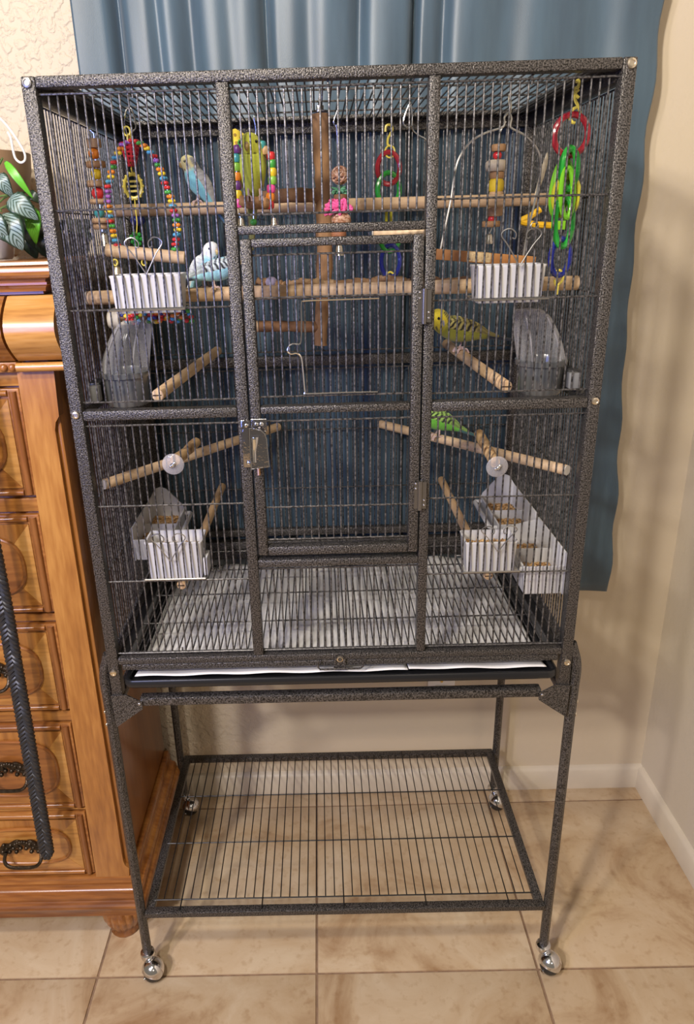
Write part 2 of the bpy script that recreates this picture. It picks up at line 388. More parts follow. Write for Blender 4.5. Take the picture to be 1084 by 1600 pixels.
for z in (ZU1, 1.4715, 0.9275, ZL0): hwire((DL1 - 0.002, FY - 0.0022, z), (DR0 + 0.002, FY - 0.0022, z), front)
vbars([-0.258, 0.0, 0.268], FY, 1.62, 1.637, front); vbars([-0.27, 0.0, 0.27], FY, 0.764, 0.78, front)
# door
door = hbox('door', -0.127, -0.1115, -0.004, 0.014, 0.956, 1.440, cage)
DX0, DX1 = -0.1115, 0.1140
hbox('stile', 0.1140, 0.1295, -0.004, 0.014, 0.956, 1.440, door)
hbox('door_rail', DX0, DX1, -0.004, 0.014, 1.4285, 1.440, door); hbox('door_rail', DX0, DX1, -0.004, 0.014, 0.956, 0.9715, door); hbox('door_rail', DX0, DX1, -0.004, 0.014, 1.1905, 1.2020, door)
xs = spread(DX0, DX1)
DY = 0.006
vbars(xs, DY, 1.2155, 1.418, door); vbars(xs, DY, 0.9815, 1.178, door)
for z in (1.418, 1.3595, 1.2155, 1.178, 1.0372, 0.9815): hwire((DX0, DY - 0.0022, z), (DX1, DY - 0.0022, z), door)
# bent wire outline of the small hatch inside the door
wpts = [P(a, b, y=-0.001) for a, b in ((592, 466), (530, 468), (478, 470), (471, 474), (471, 500), (470, 533), (465, 538), (458, 537), (451, 541), (449, 549), (455, 553), (463, 552), (470, 558), (473, 580), (476, 612), (480, 615), (540, 613), (590, 612))]
obj('hatch_wire', g_tube(spline(wpts, 5), 0.0012, 6), CHROME, door)
# hinges
for z0, z1 in ((1.318, 1.367), (1.030, 1.078)):
    h = obj('hinge', g_cyl((0.1308, -0.006, z0), (0.1308, -0.006, z1), 0.0035, 12), mat('hinge_steel', (0.25, 0.23, 0.21), 0.3, 0.9), door)
    obj('hinge_leaf', g_box(0.122, 0.141, -0.0055, -0.0035, z0 + 0.002, z1 - 0.002), MATS['hinge_steel'], door)
    for dx, zz in ((-0.0065, z0 + 0.036), (-0.0065, z0 + 0.044), (0.0068, z0 + 0.008), (0.0068, z0 + 0.016)):
        obj('rivet', g_ball((0.1308 + dx, -0.006, zz), 0.0017, n=8, m=6), CHROME, door)
# chrome latch
def latch():
    zc = 1.147
    LCH = mat('latch_chrome', (0.34, 0.33, 0.36), 0.12, 1.0, bump=0.5, bscale=90, bdist=0.003)
    plate = obj('latch', join(g_box(-0.1415, -0.1275, -0.0065, -0.0035, 1.108, 1.183, 0.0008), g_box(-0.1262, -0.1030, -0.0075, -0.0045, 1.166, 1.184, 0.0009)), LCH, door, label='chrome slide latch')
    outline = [(-0.129, 1.108), (-0.1015, 1.1115), (-0.1035, 1.155), (-0.1055, 1.164), (-0.112, 1.170), (-0.129, 1.1735)]
    obj('latch_case', g_prism(outline, -0.0165, -0.0055), LCH, door, smooth=False)
    obj('latch_rim', g_tube([(a, -0.0165, b) for a, b in outline], 0.0011, 6, True), CHROME, door)
    obj('latch_plate_rim', g_tube([(-0.1262, -0.0072, 1.166), (-0.1030, -0.0072, 1.166), (-0.1030, -0.0072, 1.184), (-0.1262, -0.0072, 1.184)], 0.0008, 6, True), CHROME, door)
    arm = [P(a, b, y=-0.0185) for a, b in ((398, 682), (398, 694), (397, 706), (398, 722))]
    obj('latch_lever', g_tube(spline(arm, 5), [0.0062, 0.0066, 0.0062, 0.006, 0.0056, 0.0052, 0.0048, 0.0044, 0.004, 0.0038, 0.0036, 0.0034, 0.0032, 0.0031, 0.003, 0.003], 12), CHROME, door)
    obj('latch_lever', g_cyl((-0.1178, -0.016, 1.098), (-0.1178, -0.012, 1.1145), 0.0028, 8), mat('copper_pin', (0.7, 0.38, 0.18), 0.25, 1.0), door)
    for x, z in ((-0.1335, 1.175), (-0.1335, 1.1155), (-0.1185, 1.1765), (-0.1105, 1.1765)):
        obj('rivet', g_ball((x, -0.0075, z), 0.0035, (1, 0.5, 1), 10, 6), CHROME, door)
latch()
# bolts
def bolt(x, z, y=0.0, r=0.0068, m=None):
    obj('bolt', join(g_lathe([(r, 0), (r, 0.001), (r * 0.86, 0.0028), (r * 0.55, 0.0034), (r * 0.5, 0.002), (0.001, 0.002)], 18)), m or BRASSY, cage).matrix_basis = Matrix.Translation((x, y, z)) @ Matrix.Rotation(math.pi / 2, 4, 'X')
bolt(-0.391, 1.6395, m=mat('dull_bolt', (0.3, 0.29, 0.28), 0.35, 0.8)); bolt(0.3915, 1.6395)
for x, z in ((-0.391, 1.1965), (0.391, 1.1965), (-0.391, 0.7395), (0.391, 0.7395), (0.001, 0.757)): bolt(x, z, r=0.0062)
# side panels
for sx in (-1, 1):
    xa, xb = sorted((sx * 0.3815, sx * 0.400)); xi = sx * 0.391
    sp = hbox('side_panel', xa, xb, 0.02, CD - 0.02, 1.622, HT, cage)
    hbox('rail', xa, xb, 0.02, CD - 0.02, 1.186, 1.2015, sp); hbox('rail', xa, xb, 0.02, CD - 0.02, 0.741, 0.767, sp)
    xk = sorted((sx * 0.366, sx * 0.3815)); hbox('skirt', xk[0], xk[1], 0.02, CD - 0.02, 0.741, 0.765, sp, m=BLACKP)
    ys = spread(0.02, CD - 0.02)
    vbars(ys, xi, 0.772, 1.618, sp, 'y')
    for z in (1.618, 1.4842, 1.3487, 1.0437, 0.9097, 0.772): hwire((xi + sx * 0.0022, 0.02, z), (xi + sx * 0.0022, CD - 0.02, z), sp)
# back panel
by0, by1 = CD - 0.02, CD
bp_ = hbox('back_panel', -0.381, 0.381, by0, by1, 1.622, HT, cage)
hbox('rail', -0.381, 0.381, by0, by1, 1.183, 1.204, bp_); hbox('rail', -0.381, 0.381, by0, by1, 0.741, 0.785, bp_)
hbox('rail', -0.381, 0.381, by0 + 0.004, by1, 0.795, 0.812, bp_)
xs = spread(-0.381, 0.381)
vbars(xs, CD - 0.01, 0.81, ZL1, bp_); vbars(xs, CD - 0.01, ZU0, 1.622, bp_)
for z in (1.4842, 1.3487, ZU0, ZL1, 1.0437, 0.9097): hwire((-0.381, CD - 0.012, z), (0.381, CD - 0.012, z), bp_)
# roof
roof = hbox('roof_panel', -0.381, 0.381, 0.020, 0.034, 1.636, HT, cage)
me = mesh('roof_bar', g_tube([(0, 0.02, 0), (0, CD - 0.02, 0)], BAR_R, 6), BARM)
for x in spread(-0.381, 0.381, 0.0125): shared('roof_bar', me, None, (x, 0, 1.640), roof)
for y in (0.13, 0.23, 0.33): hwire((-0.381, y, 1.6425), (0.381, y, 1.6425), roof)
for sx in (-1, 1):
    xa, xb = sorted((sx * 0.352, sx * 0.3815)); hbox('roof_edge', xa, xb, 0.03, CD - 0.03, 1.641, HT, roof, 0.001)
hbox('roof_edge', -0.381, 0.381, CD - 0.05, CD - 0.02, 1.641, HT, roof, 0.001)
# floor grate
GZ = 0.7635
grate = obj('floor_grate', join(g_tube([(-0.366, 0.024, GZ), (0.366, 0.024, GZ), (0.366, 0.436, GZ), (-0.366, 0.436, GZ)], 0.0022, 8, True)), BARM, cage)
me = mesh('grate_bar', g_tube([(0, 0.024, 0), (0, 0.436, 0)], 0.00125, 6), BARM)
for x in spread(-0.366, 0.366, 0.0122): shared('grate_bar', me, None, (x, 0, GZ), grate)
for y in (0.125, 0.235, 0.345): hwire((-0.366, y, GZ - 0.002), (0.366, y, GZ - 0.002), grate)
# slide-out tray and its paper
def tray():
    V, F = [], []
    x0, x1, y0, y1 = -0.374, 0.374, -0.014, 0.438
    def loop(ins, z, r=0.018, k=5):
        pts = []
        for cx, cy, a0 in ((x1 - r, y1 - r, 0), (x0 + r, y1 - r, 90), (x0 + r, y0 + r, 180), (x1 - r, y0 + r, 270)):
            for i in range(k + 1):
                a = math.radians(a0 + 90 * i / k); pts.append((cx + (r - ins) * math.cos(a), cy + (r - ins) * math.sin(a), z))
        return pts
    prof = [(0.016, 0.7135), (0.003, 0.7145), (0, 0.718), (0, 0.7265), (0.002, 0.7295), (0.006, 0.7295), (0.009, 0.727), (0.011, 0.7175), (0.0165, 0.7165)]
    n = 0
    for ins, z in prof: pts = loop(ins, z); n = len(pts); V += pts
    for i in range(len(prof) - 1):
        for k in range(n): F.append((i * n + k, i * n + (k + 1) % n, (i + 1) * n + (k + 1) % n, (i + 1) * n + k))
    F.append(tuple(reversed(range(n)))); F.append(tuple((len(prof) - 1) * n + k for k in range(n)))
    t = obj('tray', (V, F), BLACKP, cage)
    h = obj('tray_handle', g_tube([P(a, b, y=-0.006) for a, b in ((497, 1033), (497, 1043), (500, 1046), (563, 1044), (567, 1041), (567, 1031))], 0.0016, 8), HAM, t)
    obj('handle_plate', g_prism([(-0.010, 0.7375), (0.0115, 0.7375), (0.0105, 0.757), (0.006, 0.764), (0.001, 0.7655), (-0.004, 0.764), (-0.009, 0.757)], -0.0025, 0.0, 'xz'), HAM, t)
tray()
def paper(name, x0, x1, y0, y1, z, seed, label):
    rnd = random.Random(seed); nx, ny = 60, 40; V, F = [], []
    ph = [rnd.uniform(0, 6) for _ in range(6)]
    for j in range(ny + 1):
        for i in range(nx + 1):
            u, v = i / nx, j / ny; x = x0 + (x1 - x0) * u; y = y0 + (y1 - y0) * v
            h = 0.0018 * math.sin(x * 21 + ph[0]) * math.sin(y * 17 + ph[1]) + 0.001 * math.sin(x * 60 + y * 30 + ph[2])
            e = max(0, (v - 0.86) / 0.14); h += e * e * (0.012 + 0.007 * math.sin(x * 16 + ph[3]) + 0.003 * math.sin(x * 60 + ph[4]))
            y -= e * e * 0.004 * math.sin(x * 33 + ph[5])
            f = max(0, (0.10 - v) / 0.10); h += f * 0.010
            V.append((x, y, z + 0.003 + h))
    for j in range(ny):
        for i in range(nx):
            a = j * (nx + 1) + i; F.append((a, a + 1, a + nx + 2, a + nx + 1))
    o = single(name, (V, F), mat('liner_paper', (0.84, 0.83, 0.82), 0.8, col2=(0.76, 0.74, 0.71), scale=14, world=True, bump=0.15, bscale=90), label, 'paper', angle=180)
    s = o.modifiers.new('thickness', 'SOLIDIFY'); s.thickness = 0.0006
paper('liner_paper', -0.355, 0.1180, -0.001, 0.425, 0.7185, 3, 'large white liner paper spread in the left and middle of the cage tray')
paper('liner_paper', 0.1195, 0.356, -0.002, 0.425, 0.7197, 8, 'white liner paper lying at the right end of the cage tray')
# stand
stand = hbox('stand', -0.3525, 0.3525, 0.001, 0.019, 0.6675, 0.6845, cage)
hbox('stand_rail', -0.3525, 0.3525, CD - 0.019, CD - 0.001, 0.6675, 0.6845, stand)
for sx in (-1, 1):
    xa, xb = sorted((sx * 0.384, sx * 0.400)); hbox('stand_rail', xa, xb, 0.02, CD - 0.02, 0.668, 0.684, stand)
def g_sqtube(pts, hw, hd):
    V, F = [], []; pts = [Vector(p) for p in pts]
    c = 0.35
    for i, p in enumerate(pts):
        a = pts[max(i - 1, 0)]; b = pts[min(i + 1, len(pts) - 1)]; t = (b - a).normalized(); s = Vector((-t.z, 0, t.x)) if True else None
        d = Vector((0, 1, 0))
        for (u, w) in ((1, c), (c, 1), (-c, 1), (-1, c), (-1, -c), (-c, -1), (c, -1), (1, -c)): V.append(tuple(p + s * hw * u + d * hd * w))
    for i in range(len(pts) - 1):
        for k in range(8): F.append((i * 8 + k, i * 8 + (k + 1) % 8, (i + 1) * 8 + (k + 1) % 8, (i + 1) * 8 + k))
    F.append(tuple(reversed(range(8)))); F.append(tuple((len(pts) - 1) * 8 + k for k in range(8)))
    return V, F
LEG_X = 0.4095
for sx in (-1, 1):
    for yc in (0.009, CD - 0.009):
        pts = spline([(sx * 0.3985, yc, 0.772), (sx * 0.4035, yc, 0.756), (sx * 0.409, yc, 0.738), (sx * 0.4115, yc, 0.715), (sx * 0.411, yc, 0.69)], 4) + [Vector((sx * 0.410, yc, 0.62)), Vector((sx * LEG_X, yc, 0.3)), Vector((sx * 0.4085, yc, 0.052))]
        obj('stand_leg', g_sqtube(pts, 0.0086, 0.0086), HAM, stand)
        gy = (0.0, -0.0025) if yc < 0.1 else (CD, CD + 0.0025)
        obj('gusset', g_prism([(sx * 0.4005, 0.693), (sx * 0.3745, 0.6945), (sx * 0.348, 0.6785), (sx * 0.348, 0.6645), (sx * 0.3985, 0.627)], gy[0], gy[1]), HAM, stand, smooth=False)
        for z in (0.625, 0.652): obj('screw', g_ball((sx * 0.4195, yc, z), 0.004, (0.6, 1, 1), 10, 6), BRASSY, stand)
        obj('screw', g_ball((sx * 0.353, gy[1] , 0.675), 0.0024, (1, 0.6, 1), 8, 6), CHROME, stand)
# lower wire shelf
SZ0, SZ1 = 0.1605, 0.1725
shelf = hbox('shelf', -0.400, 0.400, 0.000, 0.017, SZ0, SZ1, cage, 0.0012)
hbox('shelf_edge', -0.400, 0.400, CD - 0.017, CD, SZ0, SZ1, shelf, 0.0012)
for sx in (-1, 1):
    xa, xb = sorted((sx * 0.383, sx * 0.4)); hbox('shelf_edge', xa, xb, 0.017, CD - 0.017, SZ0, SZ1, shelf, 0.0012)
SBZ = SZ1 + 0.0015
me = mesh('shelf_bar', g_tube([(0, 0.032, 0), (0, CD - 0.018, 0)], 0.0012, 6), mat('dark_wire', (0.02, 0.019, 0.018), 0.4, 0.4))
ml = mesh('shelf_bar', g_tube([(0, 0.006, -0.0005), (0, 0.02, 0), (0, CD - 0.008, 0)], 0.0014, 6), MATS['dark_wire'])
for k, x in enumerate(spread(-0.385, 0.385, 0.0183)):
    shared('shelf_bar', ml if k % 9 == 2 else me, None, (x, 0, SBZ), shelf)
for y in (0.032, 0.175, 0.315): obj('cross_wire', g_tube([(-0.388, y, SBZ - 0.002), (0.388, y, SBZ - 0.002)], 0.0014, 6), MATS['dark_wire'], shelf)
# casters
def caster(x, y, yaw):
    M = Matrix.Translation((x, y, 0)) @ Matrix.Rotation(yaw, 4, 'Z') @ Matrix.Scale(1.13, 4)
    c = obj('caster', xf(g_lathe([(0.0085, 0.052), (0.0125, 0.050), (0.0135, 0.045), (0.0125, 0.040), (0.007, 0.037), (0.005, 0.033)], 20), M), CHROME, cage, label='chrome ball caster')
    # shell: a ball with a slanted cut, on a dark wheel
    bm = bmesh.new(); bmesh.ops.create_uvsphere(bm, u_segments=28, v_segments=18, radius=0.0205)
    nrm = Vector((0.0, -0.55, -0.83)).normalized()
    bmesh.ops.bisect_plane(bm, geom=bm.verts[:] + bm.edges[:] + bm.faces[:], plane_co=nrm * 0.007, plane_no=nrm, clear_outer=True)
    bmesh.ops.translate(bm, verts=bm.verts[:], vec=(0.017, -0.004, 0.0235))
    sh = obj('shell', xf(from_bm(bm), M), CHROME, c)
    obj('wheel', xf(g_ball((0.017, -0.004, 0.0195), 0.0193, (0.93, 0.93, 1), 24, 14), M), mat('wheel_rubber', (0.02, 0.02, 0.02), 0.4), c)
    obj('axle', xf(g_cyl((0.012, -0.022, 0.012), (0.013, -0.016, 0.0135), 0.003, 10), M), CHROME, c)
caster(-0.4085, 0.009, math.radians(-40)); caster(0.4085, 0.009, math.radians(-45)); caster(-0.4085, CD - 0.009, math.radians(-25)); caster(0.4085, CD - 0.009, math.radians(-55))

# ---------------------------------------------------------------- chest of drawers
C1, C2, C3 = (0.165, 0.052, 0.011), (0.345, 0.138, 0.029), (0.51, 0.245, 0.060)
WH = wood('honey_wood_across', C1, C2, C3, 'x'); WV = wood('honey_wood_upright', mix(C1, C2, .3), C2, mix(C2, C3, .7), 'z')
WDK = wood('dark_honey_wood', (0.12, 0.038, 0.010), (0.21, 0.072, 0.018), (0.30, 0.115, 0.03), 'z'); WE = wood('moulding_wood', (0.16, 0.05, 0.012), (0.29, 0.105, 0.024), (0.42, 0.18, 0.045), 'x')
WL = wood('light_veneer', mix(C1, C3, .5), C3, (0.58, 0.31, 0.10), 'x', 12)
DXL, DXR = -1.60, -0.442
chest = thing('chest_of_drawers', (-1.0, 0.29, 0), 'honey brown wooden chest of drawers with oval medallions left of the cage', 'dresser')
body = obj('body', g_box(DXL + 0.03, DXR - 0.012, 0.088, 0.454, 0.10, 1.375), WDK, chest)
obj('side_panel', g_box(DXR - 0.014, DXR - 0.006, 0.13, 0.45, 0.20, 1.36, 0.001), wood('side_veneer', (0.17, 0.055, 0.014), (0.24, 0.085, 0.02), (0.30, 0.115, 0.03), 'z', 5), chest)
def moulding(prof, name, m):
    """profile (outward, z) swept along the front and round the right side"""
    V, F = [], []; n = len(prof)
    for path in range(3):
        for o, z in prof:
            if path == 0: V.append((DXL - o, 0.075 - o, z))
            elif path == 1: V.append((DXR + o, 0.075 - o, z))
            else: V.append((DXR + o, 0.455, z))
    for i in range(2):
        for k in range(n): F.append((i * n + k, i * n + (k + 1) % n, (i + 1) * n + (k + 1) % n, (i + 1) * n + k))
    F.append(tuple(range(n))); F.append(tuple(2 * n + k for k in reversed(range(n))))
    return obj(name, (V, F), m, chest, angle=25)
def arc(cx, cz, r, a0, a1, k=6): return [(cx + r * math.cos(math.radians(a0 + (a1 - a0) * i / k)), cz + r * math.sin(math.radians(a0 + (a1 - a0) * i / k))) for i in range(k + 1)]
moulding([(-0.06, 1.418), (0.024, 1.4185)] + [(0.027, 1.417), (0.028, 1.413), (0.026, 1.411)] + arc(0.016, 1.404, 0.011, 70, -80, 6) + [(0.014, 1.392), (0.012, 1.389), (0.015, 1.387), (0.015, 1.384)] + arc(0.020, 1.374, 0.010, 100, 180, 5) + [(0.004, 1.374), (0.004, 1.370), (-0.06, 1.370)], 'top', WE)
moulding([(-0.06, 0.193), (0.002, 0.193), (0.004, 0.189), (0.004, 0.184)] + arc(0.018, 0.172, 0.014, 150, 262, 6) + [(0.018, 0.155), (0.020, 0.152), (0.020, 0.146)] + arc(0.020, 0.134, 0.010, 80, -80, 6) + [(0.020, 0.120), (0.020, 0.103), (-0.06, 0.103)], 'base_moulding', WE)
# barrel-fronted top drawer and its end block
def barrel(x0, x1, name, m):
    prof = [(0.10, 1.369)] + [(0.082 - 0.052 * math.sin(math.pi * (0.10 + 0.80 * t / 12)), 1.368 - 0.098 * t / 12) for t in range(13)] + [(0.10, 1.269)]
    return obj(name, g_prism(prof, x0, x1, 'yz'), m, chest, angle=30)
barrel(-0.492, -0.4155, 'end_block', WL); barrel(DXL + 0.07, -0.4965, 'barrel_drawer', WH)
obj('bead_moulding', g_tube([(-0.494, 0.062, 1.2605), (-0.4175, 0.062, 1.2605)], 0.0072, 12), WL, chest)
obj('bead_moulding', g_box(DXL + 0.07, -0.4955, 0.066, 0.10, 1.252, 1.268, 0.002), WE, chest)
mb = mesh('carved_bead', g_ball((0, 0, 0), 0.0062, (1, 0.8, 1), 10, 7), WE)
for k in range(14): shared('carved_bead', mb, None, (-0.503 - k * 0.0135, 0.064, 1.260), chest)
# corner post with a chamfered, recessed edge
obj('corner_post', g_prism([(-0.515, 0.193), (DXR - 0.004, 0.193), (DXR - 0.002, 0.215), (DXR - 0.009, 0.222), (DXR - 0.012, 0.235), (DXR - 0.012, 1.155), (DXR - 0.009, 1.168), (DXR - 0.002, 1.178), (DXR + 0.001, 1.253), (-0.500, 1.253)], 0.072, 0.095), WV, chest, smooth=False)
obj('post_return', g_box(DXR - 0.013, DXR - 0.003, 0.080, 0.13, 0.193, 1.255, 0.004), wood('post_wood', mix(C1, C2, 0.1), mix(C1, C2, 0.7), C2, 'z'), chest)
obj('rail_wood', g_box(DXL + 0.04, -0.502, 0.080, 0.10, 1.228, 1.252, 0.001), WH, chest)
HANDLE = mat('antique_bronze', (0.075, 0.055, 0.035), 0.38, 0.85, var=0.5, scale=120, bump=0.4, bscale=300)
def drawer(z0, z1, xr, k):
    x0 = DXL + 0.05
    # frame moulding
    d = obj('drawer', g_box(x0, xr, 0.078, 0.12, z0 + 0.004, z1 - 0.004, 0.003), WE, chest)
    b = 0.020
    for q0, q1, r0, r1 in ((x0, xr - b, z1 - 0.016, z1 - 0.006), (x0, xr - b, z0 + 0.006, z0 + 0.016)):
        obj('drawer_bead', g_tube([(q0, 0.0775, (r0 + r1) / 2), (q1, 0.0775, (r0 + r1) / 2)], 0.0052, 10), WE, d)
    obj('drawer_bead', g_tube([(xr - 0.011, 0.0775, z0 + 0.008), (xr - 0.011, 0.0775, z1 - 0.008)], 0.0062, 10), WDK, d)
    obj('veneer_panel', g_box(x0 + b, xr - b, 0.0758, 0.085, z0 + 0.020, z1 - 0.020, 0.001), WL, d)
    # mitred darker veneer wedge between the medallion and the corner
    zc = (z0 + z1) / 2; rz = (z1 - z0) / 2 - 0.040
    obj('veneer_wedge', g_prism([(xr - b, z0 + 0.020), (xr - 0.085, zc), (x0 + 0.5, zc), (x0 + 0.5, z0 + 0.020)], 0.0755, 0.080), WH, d, smooth=False)
    obj('veneer_wedge', g_prism([(xr - b, z1 - 0.020), (xr - 0.085, zc), (x0 + 0.5, zc), (x0 + 0.5, z1 - 0.020)], 0.0755, 0.080), WV, d, smooth=False)
    # oval medallion
    xo = -0.542 - 0.004 * k; hx = 0.072; xc = xo - hx - 0.02
    def stad(r): 
        pts = []
        for i in range(32):
            a = 2 * math.pi * i / 32; e = 0.72
            cx = math.copysign(abs(math.cos(a)) ** e, math.cos(a)); cz = math.copysign(abs(math.sin(a)) ** e, math.sin(a))
            pts.append((xc + (hx + 0.02) * cx * r, zc + rz * cz * r))
        return pts
    obj('medallion', g_prism(stad(1.0), 0.0735, 0.08), WE if k % 2 else WH, d, smooth=False)
    obj('medallion_rim', g_tube([(a, 0.0735, b2) for a, b2 in stad(1.0)], 0.0034, 8, True), WE, d)
    return d, xc, zc
def pull(d, xc, zc):
    gs = []
    rnd = random.Random(3)
    for sx in (-1, 1):
        pts = spline([(xc + sx * 0.002, 0.068, zc + 0.012), (xc + sx * 0.014, 0.067, zc + 0.018), (xc + sx * 0.028, 0.067, zc + 0.010), (xc + sx * 0.042, 0.067, zc + 0.006), (xc + sx * 0.047, 0.067, zc - 0.006), (xc + sx * 0.038, 0.066, zc - 0.012)], 5)
        gs.append(g_tube(pts, 0.005, 8)); gs.append(g_tube([Vector(p) + Vector((0, 0, -0.010)) for p in pts[3:18]], 0.0042, 8))
        for q in range(9): gs.append(g_ball((xc + sx * (0.006 + 0.0047 * q), 0.065, zc + 0.004 + 0.010 * math.sin(q * 2.1)), 0.0046, n=8, m=6))
    for q in range(7): gs.append(g_ball((xc + 0.005 * (q - 3), 0.064, zc + 0.015 + 0.006 * math.cos((q - 3) * 0.5)), 0.0045, n=8, m=6))
    h = obj('handle', join(*gs), HANDLE, d)
    h['label'] = 'antique bronze pull'
    bail = spline([(xc - 0.036, 0.062, zc - 0.004), (xc - 0.037, 0.052, zc - 0.016), (xc - 0.026, 0.047, zc - 0.026), (xc, 0.046, zc - 0.028), (xc + 0.026, 0.047, zc - 0.026), (xc + 0.037, 0.052, zc - 0.016), (xc + 0.036, 0.062, zc - 0.004)], 5)
    obj('handle', g_tube(bail, 0.0036, 8), HANDLE, d)
zs = [(1.036, 1.228, -0.504), (0.813, 1.010, -0.507), (0.603, 0.797, -0.510), (0.368, 0.579, -0.515), (0.193, 0.363, -0.518)]
for k, (a, b, xr) in enumerate(zs):
    d, xc, zc = drawer(a, b, xr, k); pull(d, xc, zc)
    if k < 4:
        nb = zs[k + 1][1]; obj('rail_wood', g_box(DXL + 0.04, xr + 0.001, 0.081, 0.10, nb + 0.001, a - 0.001, 0.001), WH, chest)
# carved melon foot
def foot(cx, cy):
    V, F = [], []; prof = [(0.030, 0.0), (0.033, 0.006), (0.030, 0.016), (0.034, 0.022), (0.044, 0.045), (0.0465, 0.065), (0.043, 0.085), (0.036, 0.104)]; n = 64
    for r, z in prof:
        for k in range(n):
            a = 2 * math.pi * k / n; rr = r * (1 - (0.085 * abs(math.sin(a * 8)) ** 0.6 * -1 + 0.085) * (1 if 0.02 < z < 0.1 else 0.15)); V.append((cx + rr * math.cos(a), cy + rr * math.sin(a), z))
    for i in range(len(prof) - 1):
        for k in range(n): F.append((i * n + k, i * n + (k + 1) % n, (i + 1) * n + (k + 1) % n, (i + 1) * n + k))
    F.append(tuple(reversed(range(n)))); F.append(tuple((len(prof) - 1) * n + k for k in range(n)))
    obj('foot', (V, F), WE, chest, angle=60)
foot(-0.486, 0.115); foot(-0.486, 0.405); foot(-1.55, 0.115); foot(-1.55, 0.405)

# black braided strap hanging down the dresser front
def strap():
    t = thing('braided_strap', (-0.575, 0.02, 0.31), 'black braided strap hanging down in front of the drawers', 'strap')
    m = mat('black_leather', (0.018, 0.018, 0.020), 0.42)
    z0, z1 = 0.312, 1.425; n = 420
    for s in range(6):
        ph = s * math.pi / 3; pts = []
        for i in range(n + 1):
            f = i / n; z = z0 + (z1 - z0) * f; q = f * 2 * math.pi * 21 + ph
            w = 0.0105 * min(1, 0.35 + f * 60)
            pts.append((-0.5775 + 0.013 * min(1, (z - z0) / 0.55) + w * math.sin(q), 0.014 + 0.0035 * math.sin(2 * q), z))
        pts += [Vector((pts[-1][0], 0.04, 1.431)), Vector((pts[-1][0], 0.12, 1.4285))]
        obj('strand', g_tube(pts, 0.0046, 6), m, t)
strap()

# ---------------------------------------------------------------- plants and planter on the dresser
TOPZ = 1.4185
PX0, PY0 = -0.556, 0.185
pot = thing('potted_calathea', (PX0, PY0, TOPZ), 'leafy prayer plant with silver-striped leaves in a white pot on the dresser', 'potted plant')
obj('pot', g_lathe([(0.030, 0.0), (0.034, 0.004), (0.042, 0.04), (0.046, 0.066), (0.0475, 0.068), (0.044, 0.068), (0.042, 0.06), (0.001, 0.058)], 32, c=(PX0, PY0, TOPZ)), mat('white_ceramic', (0.75, 0.70, 0.63), 0.3), pot)
obj('soil', g_lathe([(0.042, 0.055), (0.042, 0.061), (0.02, 0.064), (0.001, 0.065)], 20, c=(PX0, PY0, TOPZ)), mat('dark_soil', (0.03, 0.02, 0.012), 0.9, var=0.5, scale=80), pot)
def leaf_material(name, dark, light, back=False):
    m = bpy.data.materials.new(name); m.use_nodes = True; N, L = nt(m); b = N['Principled BSDF']
    tc = N.new('ShaderNodeTexCoord'); sp = N.new('ShaderNodeSeparateXYZ'); L.new(tc.outputs['UV'], sp.inputs[0])
    ab = N.new('ShaderNodeMath'); ab.operation = 'ABSOLUTE'
    su = N.new('ShaderNodeMath'); su.operation = 'SUBTRACT'; su.inputs[1].default_value = 0.5; L.new(sp.outputs[0], su.inputs[0]); L.new(su.outputs[0], ab.inputs[0])
    # chevron veins: sin((v - |u|*k) * freq)
    ml_ = N.new('ShaderNodeMath'); ml_.operation = 'MULTIPLY_ADD'; ml_.inputs[1].default_value = -0.75; L.new(ab.outputs[0], ml_.inputs[0]); L.new(sp.outputs[1], ml_.inputs[2])
    fr = N.new('ShaderNodeMath'); fr.operation = 'MULTIPLY'; fr.inputs[1].default_value = 48; L.new(ml_.outputs[0], fr.inputs[0])
    sn = N.new('ShaderNodeMath'); sn.operation = 'SINE'; L.new(fr.outputs[0], sn.inputs[0])
    r = N.new('ShaderNodeValToRGB'); of = N.new('ShaderNodeMath'); of.operation = 'MULTIPLY_ADD'; of.inputs[1].default_value = 0.5; of.inputs[2].default_value = 0.5; L.new(sn.outputs[0], of.inputs[0]); L.new(of.outputs[0], r.inputs[0]); r.color_ramp.elements[0].position = 0.12; r.color_ramp.elements[0].color = (*dark, 1); r.color_ramp.elements[1].position = 0.42; r.color_ramp.elements[1].color = (*light, 1)
    r2 = N.new('ShaderNodeValToRGB'); L.new(ab.outputs[0], r2.inputs[0]); r2.color_ramp.elements[0].position = 0.36; r2.color_ramp.elements[0].color = (0, 0, 0, 1); r2.color_ramp.elements[1].position = 0.42; r2.color_ramp.elements[1].color = (1, 1, 1, 1)
    mx = N.new('ShaderNodeMix'); mx.data_type = 'RGBA'; L.new(r2.outputs[0], mx.inputs[0]); L.new(r.outputs[0], mx.inputs[6]); mx.inputs[7].default_value = (*dark, 1)
    L.new(mx.outputs[2], b.inputs['Base Color']); b.inputs['Roughness'].default_value = 0.38
    return m
LEAF = leaf_material('striped_leaf', (0.022, 0.05, 0.028), (0.22, 0.30, 0.27)); LEAF_D = leaf_material('dark_leaf', (0.010, 0.022, 0.010), (0.016, 0.035, 0.016))
LEAF_G = leaf_material('lime_leaf', (0.09, 0.36, 0.02), (0.14, 0.45, 0.035))
